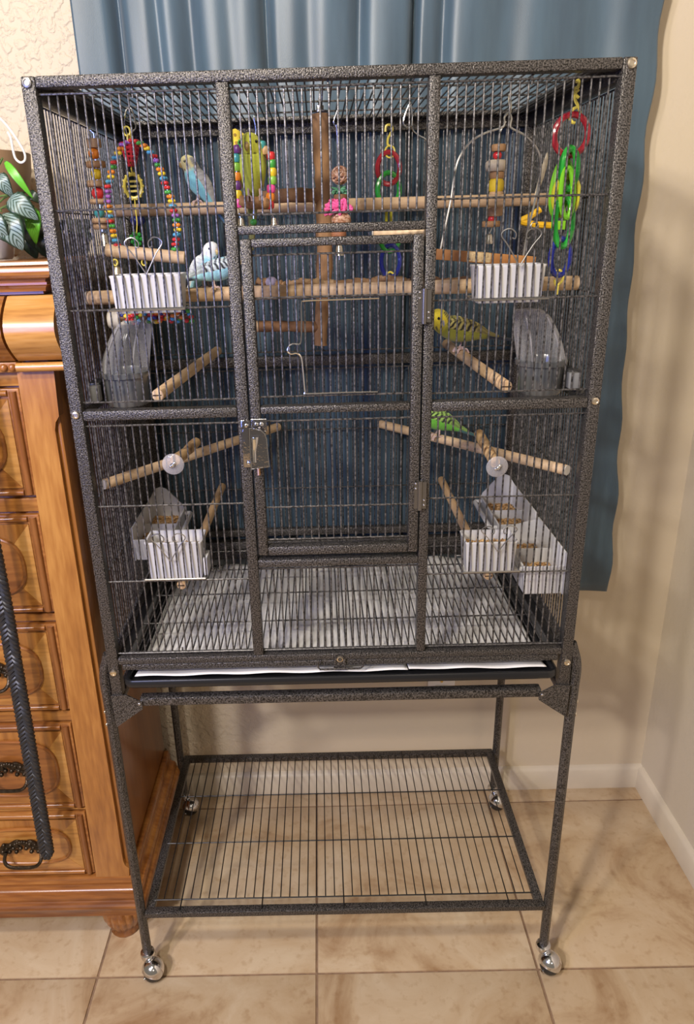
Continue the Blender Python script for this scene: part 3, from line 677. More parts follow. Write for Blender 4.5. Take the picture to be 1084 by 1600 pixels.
def leaf(base, tip, width, m, parent, stem_from, normal=(0.1, -1, 0.35), droop=0.02, fold=0.15, name='leaf'):
    base, tip = Vector(base), Vector(tip); ax = tip - base; ln = ax.length; t = ax.normalized(); nm = Vector(normal); nm = (nm - t * nm.dot(t)).normalized(); s = t.cross(nm)
    nu, nv = 8, 14; V, F, UV = [], [], []
    for j in range(nv + 1):
        v = j / nv; w = width * 0.5 * (math.sin(math.pi * (v ** 0.80)) ** 0.75 if 0 < v < 1 else 0.001)
        for i in range(nu + 1):
            u = i / nu * 2 - 1
            V.append(tuple(base + t * ln * v + s * (w * u) + nm * (abs(u) * w * fold - droop * (v - 0.4) ** 2 * 3 + 0.0012 * math.sin(v * 40) * abs(u)))); UV.append((i / nu, v))
    for j in range(nv):
        for i in range(nu):
            a = j * (nu + 1) + i; F.append((a, a + 1, a + nu + 2, a + nu + 1))
    me_ = mesh(name, (V, F), m, True, 180); uv = me_.uv_layers.new(name='UVMap')
    for lp in me_.loops: uv.data[lp.index].uv = UV[lp.vertex_index]
    o = obj(name, me_, m, parent); sm = o.modifiers.new('thickness', 'SOLIDIFY'); sm.thickness = 0.0006
    obj('stem', g_tube(spline([stem_from, (Vector(stem_from) + base) / 2 + Vector((0, 0, 0.012)), base], 5), 0.0016, 6), mat('stem_green', (0.10, 0.16, 0.04), 0.5), parent)
SRC = (PX0, PY0, TOPZ + 0.062)
for b_, t_, w_, m_, yy in (((10, 305), (52, 335), 36, LEAF, 0.15), ((2, 330), (30, 386), 44, LEAF, 0.13), ((-8, 268), (13, 300), 26, LEAF, 0.16), ((-20, 330), (6, 372), 34, LEAF, 0.12),
                           ((4, 247), (46, 303), 13, LEAF_G, 0.14), ((53, 322), (50, 378), 24, LEAF_G, 0.17), ((40, 300), (62, 311), 16, LEAF_D, 0.2), ((36, 330), (48, 384), 26, LEAF_D, 0.19),
                           ((-6, 240), (-30, 285), 30, LEAF, 0.17), ((58, 352), (68, 398), 34, LEAF_D, 0.215), ((40, 358), (52, 400), 30, LEAF_D, 0.215)):
    a = P(*b_, y=yy); b2 = P(*t_, y=yy - 0.012); leaf(a, b2, w_ * M_PX(a), m_, pot, SRC)
# dark leafy plant mass low behind, in a dark pot
pot2 = thing('potted_foliage_plant', (-0.475, 0.30, TOPZ), 'low dark green plant in a dark pot partly behind the cage corner', 'potted plant')
obj('pot', g_lathe([(0.034, 0.0), (0.042, 0.004), (0.05, 0.036), (0.052, 0.038), (0.047, 0.038), (0.001, 0.032)], 28, c=(-0.475, 0.30, TOPZ)), mat('dark_pot', (0.012, 0.014, 0.010), 0.5), pot2)
for k in range(14):
    a = k * 2.399; rr = 0.03 + 0.028 * (k % 3) / 2; bse = Vector((-0.475 + 0.012 * math.cos(a), 0.30 + 0.012 * math.sin(a), TOPZ + 0.045 + 0.003 * (k % 4)))
    leaf(bse, bse + Vector((rr * math.cos(a), rr * 0.7 * math.sin(a), 0.016 - 0.020 * (k % 2))), 0.034, LEAF_D, pot2, (-0.475, 0.30, TOPZ + 0.034), normal=(0.05, -0.5, 0.8))
# tan planter with white cord
PLX, PLY = -0.640, 0.372
pl = thing('tan_planter', (PLX, PLY, TOPZ), 'large tan bowl planter with a white cord loop behind the prayer plant', 'planter')
obj('bowl', g_lathe([(0.046, 0.0), (0.050, 0.004), (0.052, 0.04), (0.066, 0.075), (0.088, 0.115), (0.096, 0.150), (0.099, 0.178), (0.095, 0.178), (0.091, 0.15), (0.06, 0.08), (0.001, 0.07)], 40, c=(PLX, PLY, TOPZ)), mat('tan_clay', (0.40, 0.245, 0.12), 0.6, var=0.15, scale=14), pl)
cord = [P(a, b, y=0.275) for a, b in ((-14, 178), (0, 185), (14, 200), (28, 220), (38, 238), (39, 250), (32, 254), (24, 247), (20, 232), (17, 216), (12, 206))]
obj('cord', g_tube(spline(cord, 6), 0.0021, 8), mat('white_cord', (0.75, 0.72, 0.66), 0.7), pl)

# ---------------------------------------------------------------- perches
DOWEL = wood('pale_dowel', (0.50, 0.33, 0.19), (0.62, 0.44, 0.27), (0.70, 0.52, 0.34), 'x', 14, 0.6, 0.0)
DOWEL_Y = wood('pale_dowel_deep', (0.46, 0.29, 0.15), (0.58, 0.39, 0.22), (0.66, 0.47, 0.28), 'y', 14, 0.6, 0.0)
ENDG = mat('end_grain', (0.62, 0.43, 0.25), 0.7, var=0.25, scale=200)
def perch(p0, p1, r, label, m=None, washer=True, group='wooden dowel perches in the cage'):
    p0, p1 = Vector(p0), Vector(p1)
    base = Vector(((p0.x + p1.x) / 2, (p0.y + p1.y) / 2, min(p0.z, p1.z) - r))
    t = thing('perch', base, label, 'perch', group)
    obj('dowel', g_cyl(p0, p1, r, 18, bev=0.0015), m or DOWEL, t)
    d = (p1 - p0).normalized()
    if not washer: obj('slot', join(g_box(p0.x - r * 0.75, p0.x + r * 0.75, p0.y - 0.0006, p0.y + 0.002, p0.z - 0.0009, p0.z + 0.0009)), mat('slot_dark', (0.05, 0.025, 0.012), 0.8), t)
    if washer:
        obj('washer', g_cyl(p0 - d * 0.0022, p0 - d * 0.0002, r * 0.95, 14), mat('pale_washer', (0.6, 0.56, 0.5), 0.4), t)
    return t
perch((-0.384, 0.272, 1.491), (0.384, 0.272, 1.4885), 0.0100, 'long pale dowel perch crossing the top of the cage')
perch((-0.384, 0.112, 1.3585), (0.384, 0.100, 1.3610), 0.0108, 'long pale dowel perch crossing the cage behind the upper feeders')
perch((-0.269, 0.020, 1.2190), (-0.231, 0.43, 1.2215), 0.0095, 'short dowel perch pointing back beside the left seed hopper', DOWEL_Y, False)
perch((0.262, 0.020, 1.2175), (0.2414, 0.43, 1.2227), 0.0095, 'short dowel perch under the yellow-headed budgie at right', DOWEL_Y, False)
perch((-0.384, 0.068, 1.0614), (-0.113, 0.437, 1.0549), 0.0090, 'long diagonal dowel perch below the latch at lower left')
perch((0.384, 0.072, 1.0634), (0.107, 0.437, 1.0545), 0.0090, 'long diagonal dowel perch below the green budgie at lower right')
a = P(283, 915, y=0.02); perch(a, (-0.2424, 0.43, 0.925), 0.0080, 'dowel perch running back under the lower left feeders', DOWEL_Y, False)
a = P(763, 900, y=0.02); perch(a, (0.240, 0.43, 0.927), 0.0080, 'dowel perch running back under the lower right feeders', DOWEL_Y, False)
a = P(585, 362, y=0.075); b = P(676, 366, y=0.050); perch(a, b, 0.0085, 'short pale dowel perch just above the door frame', washer=True)
CLEAR = clear_plastic('clear_plastic', (0.8, 0.8, 0.8), 0.06); CLEAR_D = clear_plastic('milky_disc', (0.55, 0.53, 0.54), 0.24)
for (dx, dy), (ex, ey), side in (((270, 726), (306, 691), 'left'), ((777, 730), (748, 678), 'right')):
    c = P(dx, dy, y=-0.004); e = P(ex, ey, y=0.125)
    t = thing('stub_perch', (c.x, 0.05, c.z - 0.015), 'knotty stub perch held by a clear disc at lower ' + side, 'perch', 'stub perches with clear discs')
    obj('stub', g_tube([Vector((c.x, 0.014, c.z + 0.002)), mix(c, e, 0.4), mix(c, e, 0.55), mix(c, e, 0.7), e], [0.0085, 0.009, 0.0075, 0.009, 0.0085], 14), mat('knotty_wood', (0.52, 0.34, 0.17), 0.6, col2=(0.20, 0.10, 0.04), scale=70, ramp=(0.3, 0.5)), t)
    obj('disc', xf(g_lathe([(0.0165, 0), (0.017, 0.0012), (0.0155, 0.0028), (0.006, 0.0046), (0.001, 0.005)], 28), Matrix.Translation((c.x, -0.0005, c.z)) @ Matrix.Rotation(math.pi / 2, 4, 'X')), CLEAR_D, t)
    obj('wing_nut', join(g_ball((c.x, -0.007, c.z), 0.0035, n=10, m=7), g_ball((c.x - 0.003, -0.006, c.z - 0.002), 0.0028, n=8, m=6), g_ball((c.x + 0.003, -0.006, c.z + 0.003), 0.0028, n=8, m=6)), CHROME, t)

# ---------------------------------------------------------------- feeders
FEED = mat('white_feeder_plastic', (0.60, 0.595, 0.60), 0.38); SEED = mat('seed_husk', (0.62, 0.42, 0.20), 0.6, col2=(0.36, 0.18, 0.06), scale=90)
def g_cup(x0, x1, y0, y1, z0, z1, taper=0.004, th=0.0018):
    V, F = [], []
    def loop(ins, z, r=0.004, k=3):
        pts = []
        for cx, cy, a0 in ((x1 - r, y1 - r, 0), (x0 + r, y1 - r, 90), (x0 + r, y0 + r, 180), (x1 - r, y0 + r, 270)):
            for i in range(k + 1):
                a = math.radians(a0 + 90 * i / k); pts.append((cx + (r - ins) * math.cos(a), cy + (r - ins) * math.sin(a), z))
        return pts
    prof = [(taper + 0.001, z0), (taper, z0 + 0.002), (0, z1 - 0.004), (-0.0012, z1 - 0.002), (-0.0012, z1), (th, z1), (th, z1 - 0.004), (taper + th, z0 + 0.003)]
    n = 0
    for ins, z in prof: pts = loop(ins, z); n = len(pts); V += pts
    for i in range(len(prof) - 1):
        for k in range(n): F.append((i * n + k, i * n + (k + 1) % n, (i + 1) * n + (k + 1) % n, (i + 1) * n + k))
    F.append(tuple(reversed(range(n)))); F.append(tuple((len(prof) - 1) * n + k for k in range(n)))
    return V, F
def g_seeds(x0, x1, y0, y1, z, n, seed, heap=0.006):
    rnd = random.Random(seed); gs = [g_box(x0, x1, y0, y1, z - 0.008, z)]
    for _ in range(n):
        x, y = rnd.uniform(x0, x1), rnd.uniform(y0, y1); k = 1 - max(abs(x - (x0 + x1) / 2) / (x1 - x0), abs(y - (y0 + y1) / 2) / (y1 - y0)) * 2
        b = g_ball((0, 0, 0), 1.0, (0.0034, 0.0016, 0.0013), 6, 4)
        gs.append(xf(b, Matrix.Translation((x, y, z + heap * max(0, k) + rnd.uniform(0, 0.002))) @ Matrix.Rotation(rnd.uniform(0, 6.3), 4, 'Z') @ Matrix.Rotation(rnd.uniform(-0.6, 0.6), 4, 'Y')))
    return join(*gs)
HEARTW = mat('holder_wire', (0.36, 0.35, 0.34), 0.3, 0.9)
def heart(cx, zt, zb, w, y):
    """wire holder bent into an open heart"""
    out = []
    for s in (-1, 1):
        p = [(cx, y, zb), (cx + s * w * 0.62, y, zb + (zt - zb) * 0.55), (cx + s * w, y, zb + (zt - zb) * 0.82), (cx + s * w * 0.88, y, zt - 0.002), (cx + s * w * 0.55, y, zt), (cx + s * w * 0.28, y, zt - 0.006), (cx + s * w * 0.3, y, zt - 0.013), (cx + s * w * 0.45, y, zt - 0.012)]
        out.append(g_tube(spline(p, 5), 0.00095, 6))
    return join(*out)
def hook_feeder(name, x0, x1, z0, z1, heart_px, label, group):
    t = thing('feeder_cup', ((x0 + x1) / 2, 0.04, z0), label, 'feeder', group)
    obj('cup', g_cup(x0, x1, 0.0145, 0.066, z0, z1), FEED, t)
    (hl, hr, ht, hb) = heart_px
    a = P(hl, ht, y=0.007); b = P(hr, ht, y=0.007); c = P((hl + hr) / 2, hb, y=0.007)
    obj('wire_holder', join(heart(c.x, (a.z + b.z) / 2, c.z, (b.x - a.x) / 2, 0.0065), g_tube([(x0 - 0.004, 0.0065, z0 + 0.006), (x1 + 0.004, 0.0065, z0 + 0.006)], 0.0016, 6),
        g_tube([(x0 - 0.004, 0.0065, z0 + 0.006), (x0 - 0.004, 0.070, z0 + 0.007), (x1 + 0.004, 0.070, z0 + 0.007), (x1 + 0.004, 0.0065, z0 + 0.006)], 0.0012, 6)), HEARTW, t)
    return t
hook_feeder('feeder_cup', -0.3200, -0.2175, 1.3415, 1.3955, (200, 258, 371, 429), 'white plastic feeder cup with heart-shaped wire at upper left', 'white feeder cups hooked on the cage front')
hook_feeder('feeder_cup', 0.2085, 0.3075, 1.3415, 1.3945, (780, 842, 357, 416), 'white plastic feeder cup with heart-shaped wire at upper right', 'white feeder cups hooked on the cage front')
t = hook_feeder('feeder_cup', -0.3150, -0.2220, 0.9070, 0.9760, (240, 293, 834, 877), 'tall white seed feeder cup with heart wire at lower left front', 'white feeder cups hooked on the cage front')
obj('seed', g_seeds(-0.307, -0.230, 0.021, 0.060, 0.955, 120, 3), SEED, t)['kind'] = 'stuff'
obj('lug', g_box(-0.2215, -0.2150, 0.016, 0.050, 0.914, 0.945, 0.001), FEED, t)
t = hook_feeder('feeder_cup', 0.2110, 0.2960, 0.9060, 0.9620, (750, 805, 822, 862), 'tall white seed feeder cup with heart wire at lower right front', 'white feeder cups hooked on the cage front')
obj('seed', g_seeds(0.218, 0.289, 0.021, 0.060, 0.945, 100, 4), SEED, t)['kind'] = 'stuff'
def wall_trough(sx, y0, y1, z0, z1, label, peak=True, seed=1):
    xw, xi = sx * 0.383, sx * 0.312; xa, xb = sorted((xw, xi))
    t = thing('seed_trough', ((xw + xi) / 2, (y0 + y1) / 2, z0), label, 'feeder', 'seed troughs on the cage side walls')
    obj('cup', g_cup(xa, xb, y0, y1, z0, z1 - 0.012), FEED, t)
    obj('back_board', g_box(*sorted((xw, xw - sx * 0.003)), y0, y1, z0, z1 + 0.012, 0.001), FEED, t)
    ends = [(xw, z0 + 0.004), (xw, z1 + 0.010), (xw - sx * 0.012, z1 + 0.030), (xw - sx * 0.024, z1 + 0.034), (xw - sx * 0.036, z1 + 0.028), (xi + sx * 0.004, z1 - 0.008), (xi + sx * 0.002, z0 + 0.004)]
    if peak: obj('end_panel', g_prism(ends, y1 - 0.003, y1), FEED, t, smooth=False)
    else: obj('end_panel', g_prism([(xw, z0 + 0.004), (xw, z1 + 0.010), (xw - sx * 0.030, z1 + 0.002), (xi + sx * 0.004, z1 - 0.008), (xi + sx * 0.002, z0 + 0.004)], y1 - 0.003, y1), FEED, t, smooth=False)
    ym = y0 + (y1 - y0) * 0.48
    obj('divider', g_box(xa + 0.003, xb - 0.003, ym - 0.001, ym + 0.001, z0 + 0.004, z1 - 0.014), FEED, t)
    for k, (ya, yb) in enumerate(((y0 + 0.004, ym - 0.003), (ym + 0.003, y1 - 0.004))):
        obj('seed', g_seeds(xa + 0.006, xb - 0.006, ya, yb, z0 + 0.024, 170, seed * 5 + k, 0.010), SEED, t)['kind'] = 'stuff'
    xr = xi - sx * 0.012
    obj('perch_rail', g_tube([(xi, y0 + 0.012, z1 - 0.022), (xr, y0 + 0.012, z1 - 0.022), (xr - sx * 0.002, y0 + 0.016, z1 - 0.022), (xr - sx * 0.002, y1 - 0.016, z1 - 0.022), (xr, y1 - 0.012, z1 - 0.022), (xi, y1 - 0.012, z1 - 0.022)], 0.0042, 10), FEED, t)
wall_trough(1, 0.026, 0.185, 0.856, 0.922, 'white seed trough on the right cage wall, nearest the front corner', False, 1)
wall_trough(1, 0.200, 0.365, 0.868, 0.925, 'white seed trough on the right cage wall, farther back with a peaked end', True, 2)
wall_trough(-1, 0.180, 0.350, 0.866, 0.922, 'white seed trough on the left cage wall behind the front cup', True, 3)
# clear seed hoppers
SMOKE = mat('smoky_grey_cup', (0.10, 0.105, 0.108), 0.16, coat=0.3)
def hopper(sx, label):
    cx, cy, z0, z1 = sx * 0.334, 0.092, 1.192, 1.246; r = 0.0385
    t = thing('seed_hopper', (cx, cy, z0), label, 'feeder', 'clear domed seed hoppers')
    obj('cup', g_lathe([(r * 0.86, 0), (r * 0.9, 0.002), (r * 0.96, 0.045), (r * 1.05, 0.046), (r * 1.07, 0.054), (r * 1.0, 0.055), (r * 0.93, 0.046), (r * 0.86, 0.004), (0.001, 0.003)], 32, c=(cx, cy, z0)), SMOKE, t)
    V, F = [], []; n, m_ = 28, 14
    for j in range(m_ + 1):
        f = j / m_; z = z1 - 0.004 + 0.082 * f
        rx = r * (0.98 - 0.30 * f ** 2.2); ry = r * (0.98 - 0.42 * f ** 1.8); ox = sx * (-0.014 * f - 0.012 * f * f); 
        if f > 0.9: rx *= 1 - 0.25 * (f - 0.9) / 0.1; ry *= 1 - 0.25 * (f - 0.9) / 0.1
        for k in range(n):
            a = 2 * math.pi * k / n; V.append((cx + ox + rx * math.cos(a), cy + ry * math.sin(a), z))
    for j in range(m_):
        for k in range(n): F.append((j * n + k, j * n + (k + 1) % n, (j + 1) * n + (k + 1) % n, (j + 1) * n + k))
    F.append(tuple(m_ * n + k for k in range(n)))
    obj('hood', (V, F), CLEAR, t, angle=60)
    for s in (-0.5, 0.45):
        obj('hood_rib', g_tube(spline([(cx + s * r * 1.2, cy - r * 0.80, z1), (cx + s * r * 1.1 - sx * 0.006, cy - r * 0.72, z1 + 0.035), (cx + s * r * 0.85 - sx * 0.02, cy - r * 0.52, z1 + 0.074)], 5), 0.0012, 6), CLEAR_D, t)
    obj('bracket', g_box(*sorted((sx * 0.370, sx * 0.389)), cy - 0.026, cy + 0.012, z0 + 0.010, z0 + 0.040, 0.002), mat('dark_bracket', (0.03, 0.03, 0.03), 0.4), t)
    obj('bracket_clip', g_box(*sorted((sx * 0.366, sx * 0.382)), cy - 0.046, cy - 0.032, z0 + 0.014, z0 + 0.038, 0.001), mat('grey_clip', (0.22, 0.22, 0.22), 0.35), t)
hopper(-1, 'clear domed seed hopper on a grey cup at left wall'); hopper(1, 'clear domed seed hopper on a grey cup at right wall')

# ---------------------------------------------------------------- toys
PAL = {'red': (0.62, 0.03, 0.035), 'orange': (0.80, 0.24, 0.025), 'yellow': (0.82, 0.58, 0.03), 'green': (0.06, 0.36, 0.06), 'lime': (0.24, 0.52, 0.06), 'teal': (0.05, 0.30, 0.32), 'blue': (0.08, 0.36, 0.62), 'navy': (0.02, 0.03, 0.22),
       'purple': (0.13, 0.035, 0.16), 'violet': (0.34, 0.12, 0.48), 'pink': (0.76, 0.08, 0.32), 'cream': (0.78, 0.66, 0.48), 'wood': (0.52, 0.29, 0.13), 'brown': (0.22, 0.10, 0.045), 'hazel': (0.60, 0.38, 0.20), 'copper': (0.42, 0.17, 0.08), 'lemon': (0.74, 0.66, 0.12)}
def pm(c): return mat('bead_' + c, PAL[c], 0.32, coat=0.2)
def wm(c): return mat('block_' + c, PAL[c], 0.65, var=0.4, scale=90)
BEAD = mesh('bead', g_ball((0, 0, 0), 1.0, (1, 1, 0.92), 14, 9), pm('red'))
BARREL = mesh('bead', g_lathe([(0.35, -0.95), (0.75, -0.9), (0.96, -0.55), (1, 0), (0.96, 0.55), (0.75, 0.9), (0.35, 0.95)], 14), pm('red'))
def g_tri(): return join(*[g_ball((0.48 * math.cos(a), 0.48 * math.sin(a), 0), 0.62, (1, 1, 0.9), 9, 7) for a in (0.5, 2.6, 4.7)])
TRI = mesh('bead', g_tri(), pm('red'))
DISC = mesh('disc', g_lathe([(0.9, -1), (1, -0.8), (1, 0.8), (0.9, 1)], 18), wm('wood'))
def bead(t, px, py, y, rpx, c, me=None, sz=1.0, woodlike=False, name='bead', tilt=0):
    p = P(px, py, y=y); r = rpx * M_PX(p)
    return shared(name, me or BEAD, (wm if woodlike else pm)(c), p, t, (r, r, r * sz), (0, tilt, random.uniform(0, 3)))
def wire(t, pts, y, r=0.0011, m=None, name='wire'):
    return obj(name, g_tube(spline([P(a, b, y=y) for a, b in pts], 6), r, 6), m or CHROME, t)
def bell(t, px, py, y, hpx, m=None):
    p = P(px, py, y=y); h = hpx * M_PX(p)
    return obj('bell', g_lathe([(0.10 * h, 0.5 * h), (0.24 * h, 0.46 * h), (0.32 * h, 0.3 * h), (0.38 * h, -0.2 * h), (0.52 * h, -0.45 * h), (0.54 * h, -0.5 * h), (0.48 * h, -0.5 * h), (0.3 * h, -0.2 * h), (0.05 * h, 0.2 * h)], 20, c=p), m or mat('bell_metal', (0.70, 0.66, 0.60), 0.22, 1.0), t)
def base_of(px, py, y): return P(px, py, y=y)
ROOFZ = 1.639
# wooden stack toy at far left
Y1 = 0.165
t = thing('bell_toy', base_of(160, 382, Y1), 'hanging stack of wooden discs and coloured balls with a bell at far left', 'bird toy', 'hanging bird toys')
wire(t, [(141, 196), (140, 202), (144, 206), (147, 214), (150, 260), (156, 320), (160, 362)], Y1)
for px, py, w, h, c, kind in ((147, 224, 10.5, 6.5, 'hazel', 'd'), (147, 240, 9, 9, 'orange', 'b'), (150, 257, 15, 4.5, 'wood', 'd'), (151, 272, 8.5, 9, 'yellow', 'b'), (150, 287, 14.5, 4.5, 'hazel', 'd'), (153, 302, 10, 10, 'red', 'b'), (156, 315, 15.5, 3.5, 'hazel', 'd'), (155, 333, 8, 8.5, 'teal', 'b'), (163, 345, 19, 4, 'hazel', 'd'), (160, 354, 14, 4, 'hazel', 'd')):
    if kind == 'b': bead(t, px, py, Y1, w, c, BEAD, h / w, name='ball')
    else: bead(t, px, py, Y1, w, c, DISC, h / w, True, 'disc')
bell(t, 163, 374, Y1, 19)
# bead arch swing
Y2 = 0.125
t = thing('bead_swing', base_of(230, 415, Y2), 'rainbow bead arch swing with a dowel perch at upper left', 'bird swing', 'bird swings')
cyc = ['red', 'violet', 'green', 'orange', 'yellow', 'blue']
def chain(t, pts, y, step, rpx, cols, start=0, me=TRI):
    pts = [Vector((a, b, 0)) for a, b in pts]; acc = 0; k = start; L = 0; seg = []
    for a, b in zip(pts, pts[1:]): seg.append((a, b, L, (b - a).length)); L += (b - a).length
    s = 0
    while s <= L:
        for a, b, l0, ln in seg:
            if l0 <= s <= l0 + ln: p = a + (b - a) * ((s - l0) / ln); break
        bead(t, p.x, p.y, y, rpx, cols[k % len(cols)], me, 0.85); k += 1; s += step
RB = [(204, 220), (214, 221), (223, 226), (231, 232), (239, 242), (246, 256), (252, 268), (256, 280), (262, 298), (268, 310), (271, 326), (275, 345), (277, 360), (275, 376), (273, 392)]
LB = [(199, 222), (192, 226), (185, 238), (180, 249), (176, 262), (173, 275), (169, 290), (168, 305), (169, 325), (172, 345), (176, 362), (181, 376), (184, 388)]
chain(t, RB, Y2, 7.6, 6.4, ['red', 'red', 'green', 'orange', 'yellow', 'blue', 'red', 'violet', 'green', 'orange', 'yellow', 'blue']); chain(t, LB, Y2, 7.8, 6.2, ['violet', 'violet', 'orange', 'yellow', 'blue', 'red', 'green', 'orange', 'yellow', 'blue', 'red', 'violet'])
wire(t, RB, Y2, 0.0009); wire(t, LB, Y2, 0.0009)
obj('dowel', g_cyl(P(166, 391, y=Y2), P(289, 403, y=Y2), 9.6 * M_PX(P(220, 397, y=Y2)), 18, bev=0.0012), DOWEL, t)
wire(t, [(200, 219), (197, 205), (194, 190), (196, 176), (199, 170), (205, 170), (209, 180), (212, 197), (208, 205), (203, 203)], Y2)
YELW = mat('yellow_plastic_link', (0.72, 0.60, 0.10), 0.25, coat=0.3)
p = P(198, 205, y=Y2); obj('link', join(g_ring(p, 0.0048, 0.0062, 0.0014), g_ring(p + Vector((0.002, 0, -0.010)), 0.0036, 0.0055, 0.0014, yaw=1.2)), YELW, t)
for px in (180, 225): p = P(px, 410, y=Y2); obj('link', g_ring(p, 0.0036, 0.0046, 0.0013), YELW, t)
bell(t, 184, 430, Y2, 26, mat('dull_bell', (0.52, 0.46, 0.36), 0.35, 0.9)); bell(t, 274, 440, Y2, 26, MATS['dull_bell'])
wire(t, [(272, 404), (270, 415), (273, 428)], Y2); wire(t, [(181, 398), (180, 408), (183, 420)], Y2)
# red basket with yellow cog, hanging inside the arch
Y3 = 0.17
t = thing('cog_toy', base_of(212, 385, Y3), 'red basket and yellow cog hanging inside the rainbow bead arch', 'bird toy', 'hanging bird toys')
p = P(204, 240, y=Y3); r = 15 * M_PX(p)
REDT = mat('red_translucent_plastic', (0.55, 0.02, 0.05), 0.2, trans=0.25, coat=0.3)
obj('basket', join(*[g_ring(p + Vector((0, 0, r * (0.9 - 0.36 * k))), r * (0.95 - 0.1 * k), 0.0, 0.0016) for k in range(0)], *[g_tube([p + Vector((r * (1 - 0.12 * k) * math.cos(a * math.pi / 10), r * (1 - 0.12 * k) * math.sin(a * math.pi / 10), r * (0.95 - 0.42 * k))) for a in range(20)], 0.0016, 6, True) for k in range(6)],
    *[g_tube([p + Vector((r * math.cos(a * math.pi / 5), r * math.sin(a * math.pi / 5), r * 0.95)), p + Vector((0.4 * r * math.cos(a * math.pi / 5), 0.4 * r * math.sin(a * math.pi / 5), -1.15 * r))], 0.0015, 6) for a in range(10)]), REDT, t)
p = P(208, 291, y=Y3); s = M_PX(p)
obj('cog', join(g_ring(p, 13.5 * s, 17 * s, 0.0025), *[g_box(p.x - 9 * s, p.x + 9 * s, p.y - 0.001, p.y + 0.001, p.z + (k * 7 - 1.6) * s, p.z + (k * 7 + 1.6) * s) for k in (-1, 0, 1)], *[g_ball((p.x + 15.5 * s * math.cos(a * math.pi / 7), p.y, p.z + 19 * s * math.sin(a * math.pi / 7)), 0.0021, n=6, m=5) for a in range(14)]), YELW, t)
wire(t, [(204, 205), (204, 222), (205, 262), (208, 272)], Y3, 0.0012, YELW); wire(t, [(210, 308), (212, 330), (214, 350), (212, 380)], Y3, 0.0010, YELW)
bead(t, 215, 344, Y3 + 0.11, 12, 'navy', BEAD, 0.8, name='ball'); p = P(213, 374, y=Y3)
obj('star', join(*[g_ball((p.x + 0.008 * math.cos(a * 0.898), p.y + 0.003 * math.sin(a * 2), p.z + 0.009 * math.sin(a * 0.898)), 0.0036, n=8, m=6) for a in range(7)], g_ball(tuple(p), 0.006, n=8, m=6)), mat('green_glitter', (0.03, 0.30, 0.05), 0.2, trans=0.2), t)
# round bead swing with a parakeet
Y4 = 0.075
t = thing('bead_hoop_swing', base_of(396, 350, Y4), 'hoop swing of fat wooden beads around a yellow-green budgie', 'bird swing', 'bird swings')
for px, py, c in ((378, 225, 'green'), (371, 233, 'purple'), (369, 247, 'teal'), (369, 261, 'lime'), (370, 276, 'orange'), (371, 290, 'purple'), (371.5, 304, 'yellow'), (373, 318, 'pink'), (393, 220, 'pink'), (401, 222, 'green'), (409, 227, 'teal'), (415, 235, 'hazel'), (423, 244, 'red'), (424.5, 256, 'green'), (425.5, 269, 'yellow'), (425.5, 282, 'lime'), (423.5, 295, 'pink'), (422.5, 308, 'orange'), (421.5, 320, 'red')):
    bead(t, px, py, Y4, 7.0, c, BARREL, 0.95)
bead(t, 370, 330, Y4, 4.2, 'cream', BEAD, 1.6, True, 'peg')
hp = [(371, 330), (371, 290), (369, 250), (374, 230), (386, 220), (400, 221), (415, 235), (424, 255), (425, 285), (422, 325)]
wire(t, hp, Y4, 0.001)
wire(t, [(396, 221), (400, 205), (397, 185), (400, 176)], Y4, 0.0010)
p = P(375, 220, y=Y4 + 0.012); s = M_PX(p)
obj('cheese_block', g_prism([(p.x - 14 * s, p.z - 16 * s), (p.x - 16 * s, p.z + 14 * s), (p.x - 6 * s, p.z + 17 * s), (p.x + 6 * s, p.z + 10 * s), (p.x + 16 * s, p.z - 4 * s), (p.x + 10 * s, p.z - 12 * s), (p.x - 6 * s, p.z - 18 * s)], p.y - 0.004, p.y + 0.006), mat('yellow_cheese', (0.85, 0.62, 0.02), 0.5), t, smooth=False)
for dx, dz in ((-7, 8), (-6, -3), (2, 4)): obj('hole', g_cyl((p.x + dx * s, p.y - 0.0046, p.z + dz * s), (p.x + dx * s, p.y - 0.0036, p.z + dz * s), 2.4 * s, 10), mat('hole_brown', (0.35, 0.2, 0.02), 0.7), t)
obj('perch_bar', g_tube([P(374, 314, y=Y4), P(395, 317, y=Y4), P(421, 318, y=Y4)], [9 * s, 10 * s, 9 * s], 14), mat('bark_brown', (0.36, 0.185, 0.075), 0.75, col2=(0.16, 0.075, 0.03), scale=60, bump=0.5, bscale=120), t)
for px in (377, 428): bell(t, px, 347, Y4, 13)
bead(t, 396, 347, Y4, 5.5, 'green'); wire(t, [(373, 326), (374, 336), (377, 342)], Y4, 0.0008); wire(t, [(421, 326), (425, 336), (428, 341)], Y4, 0.0008); wire(t, [(396, 322), (396, 342)], Y4, 0.0008)
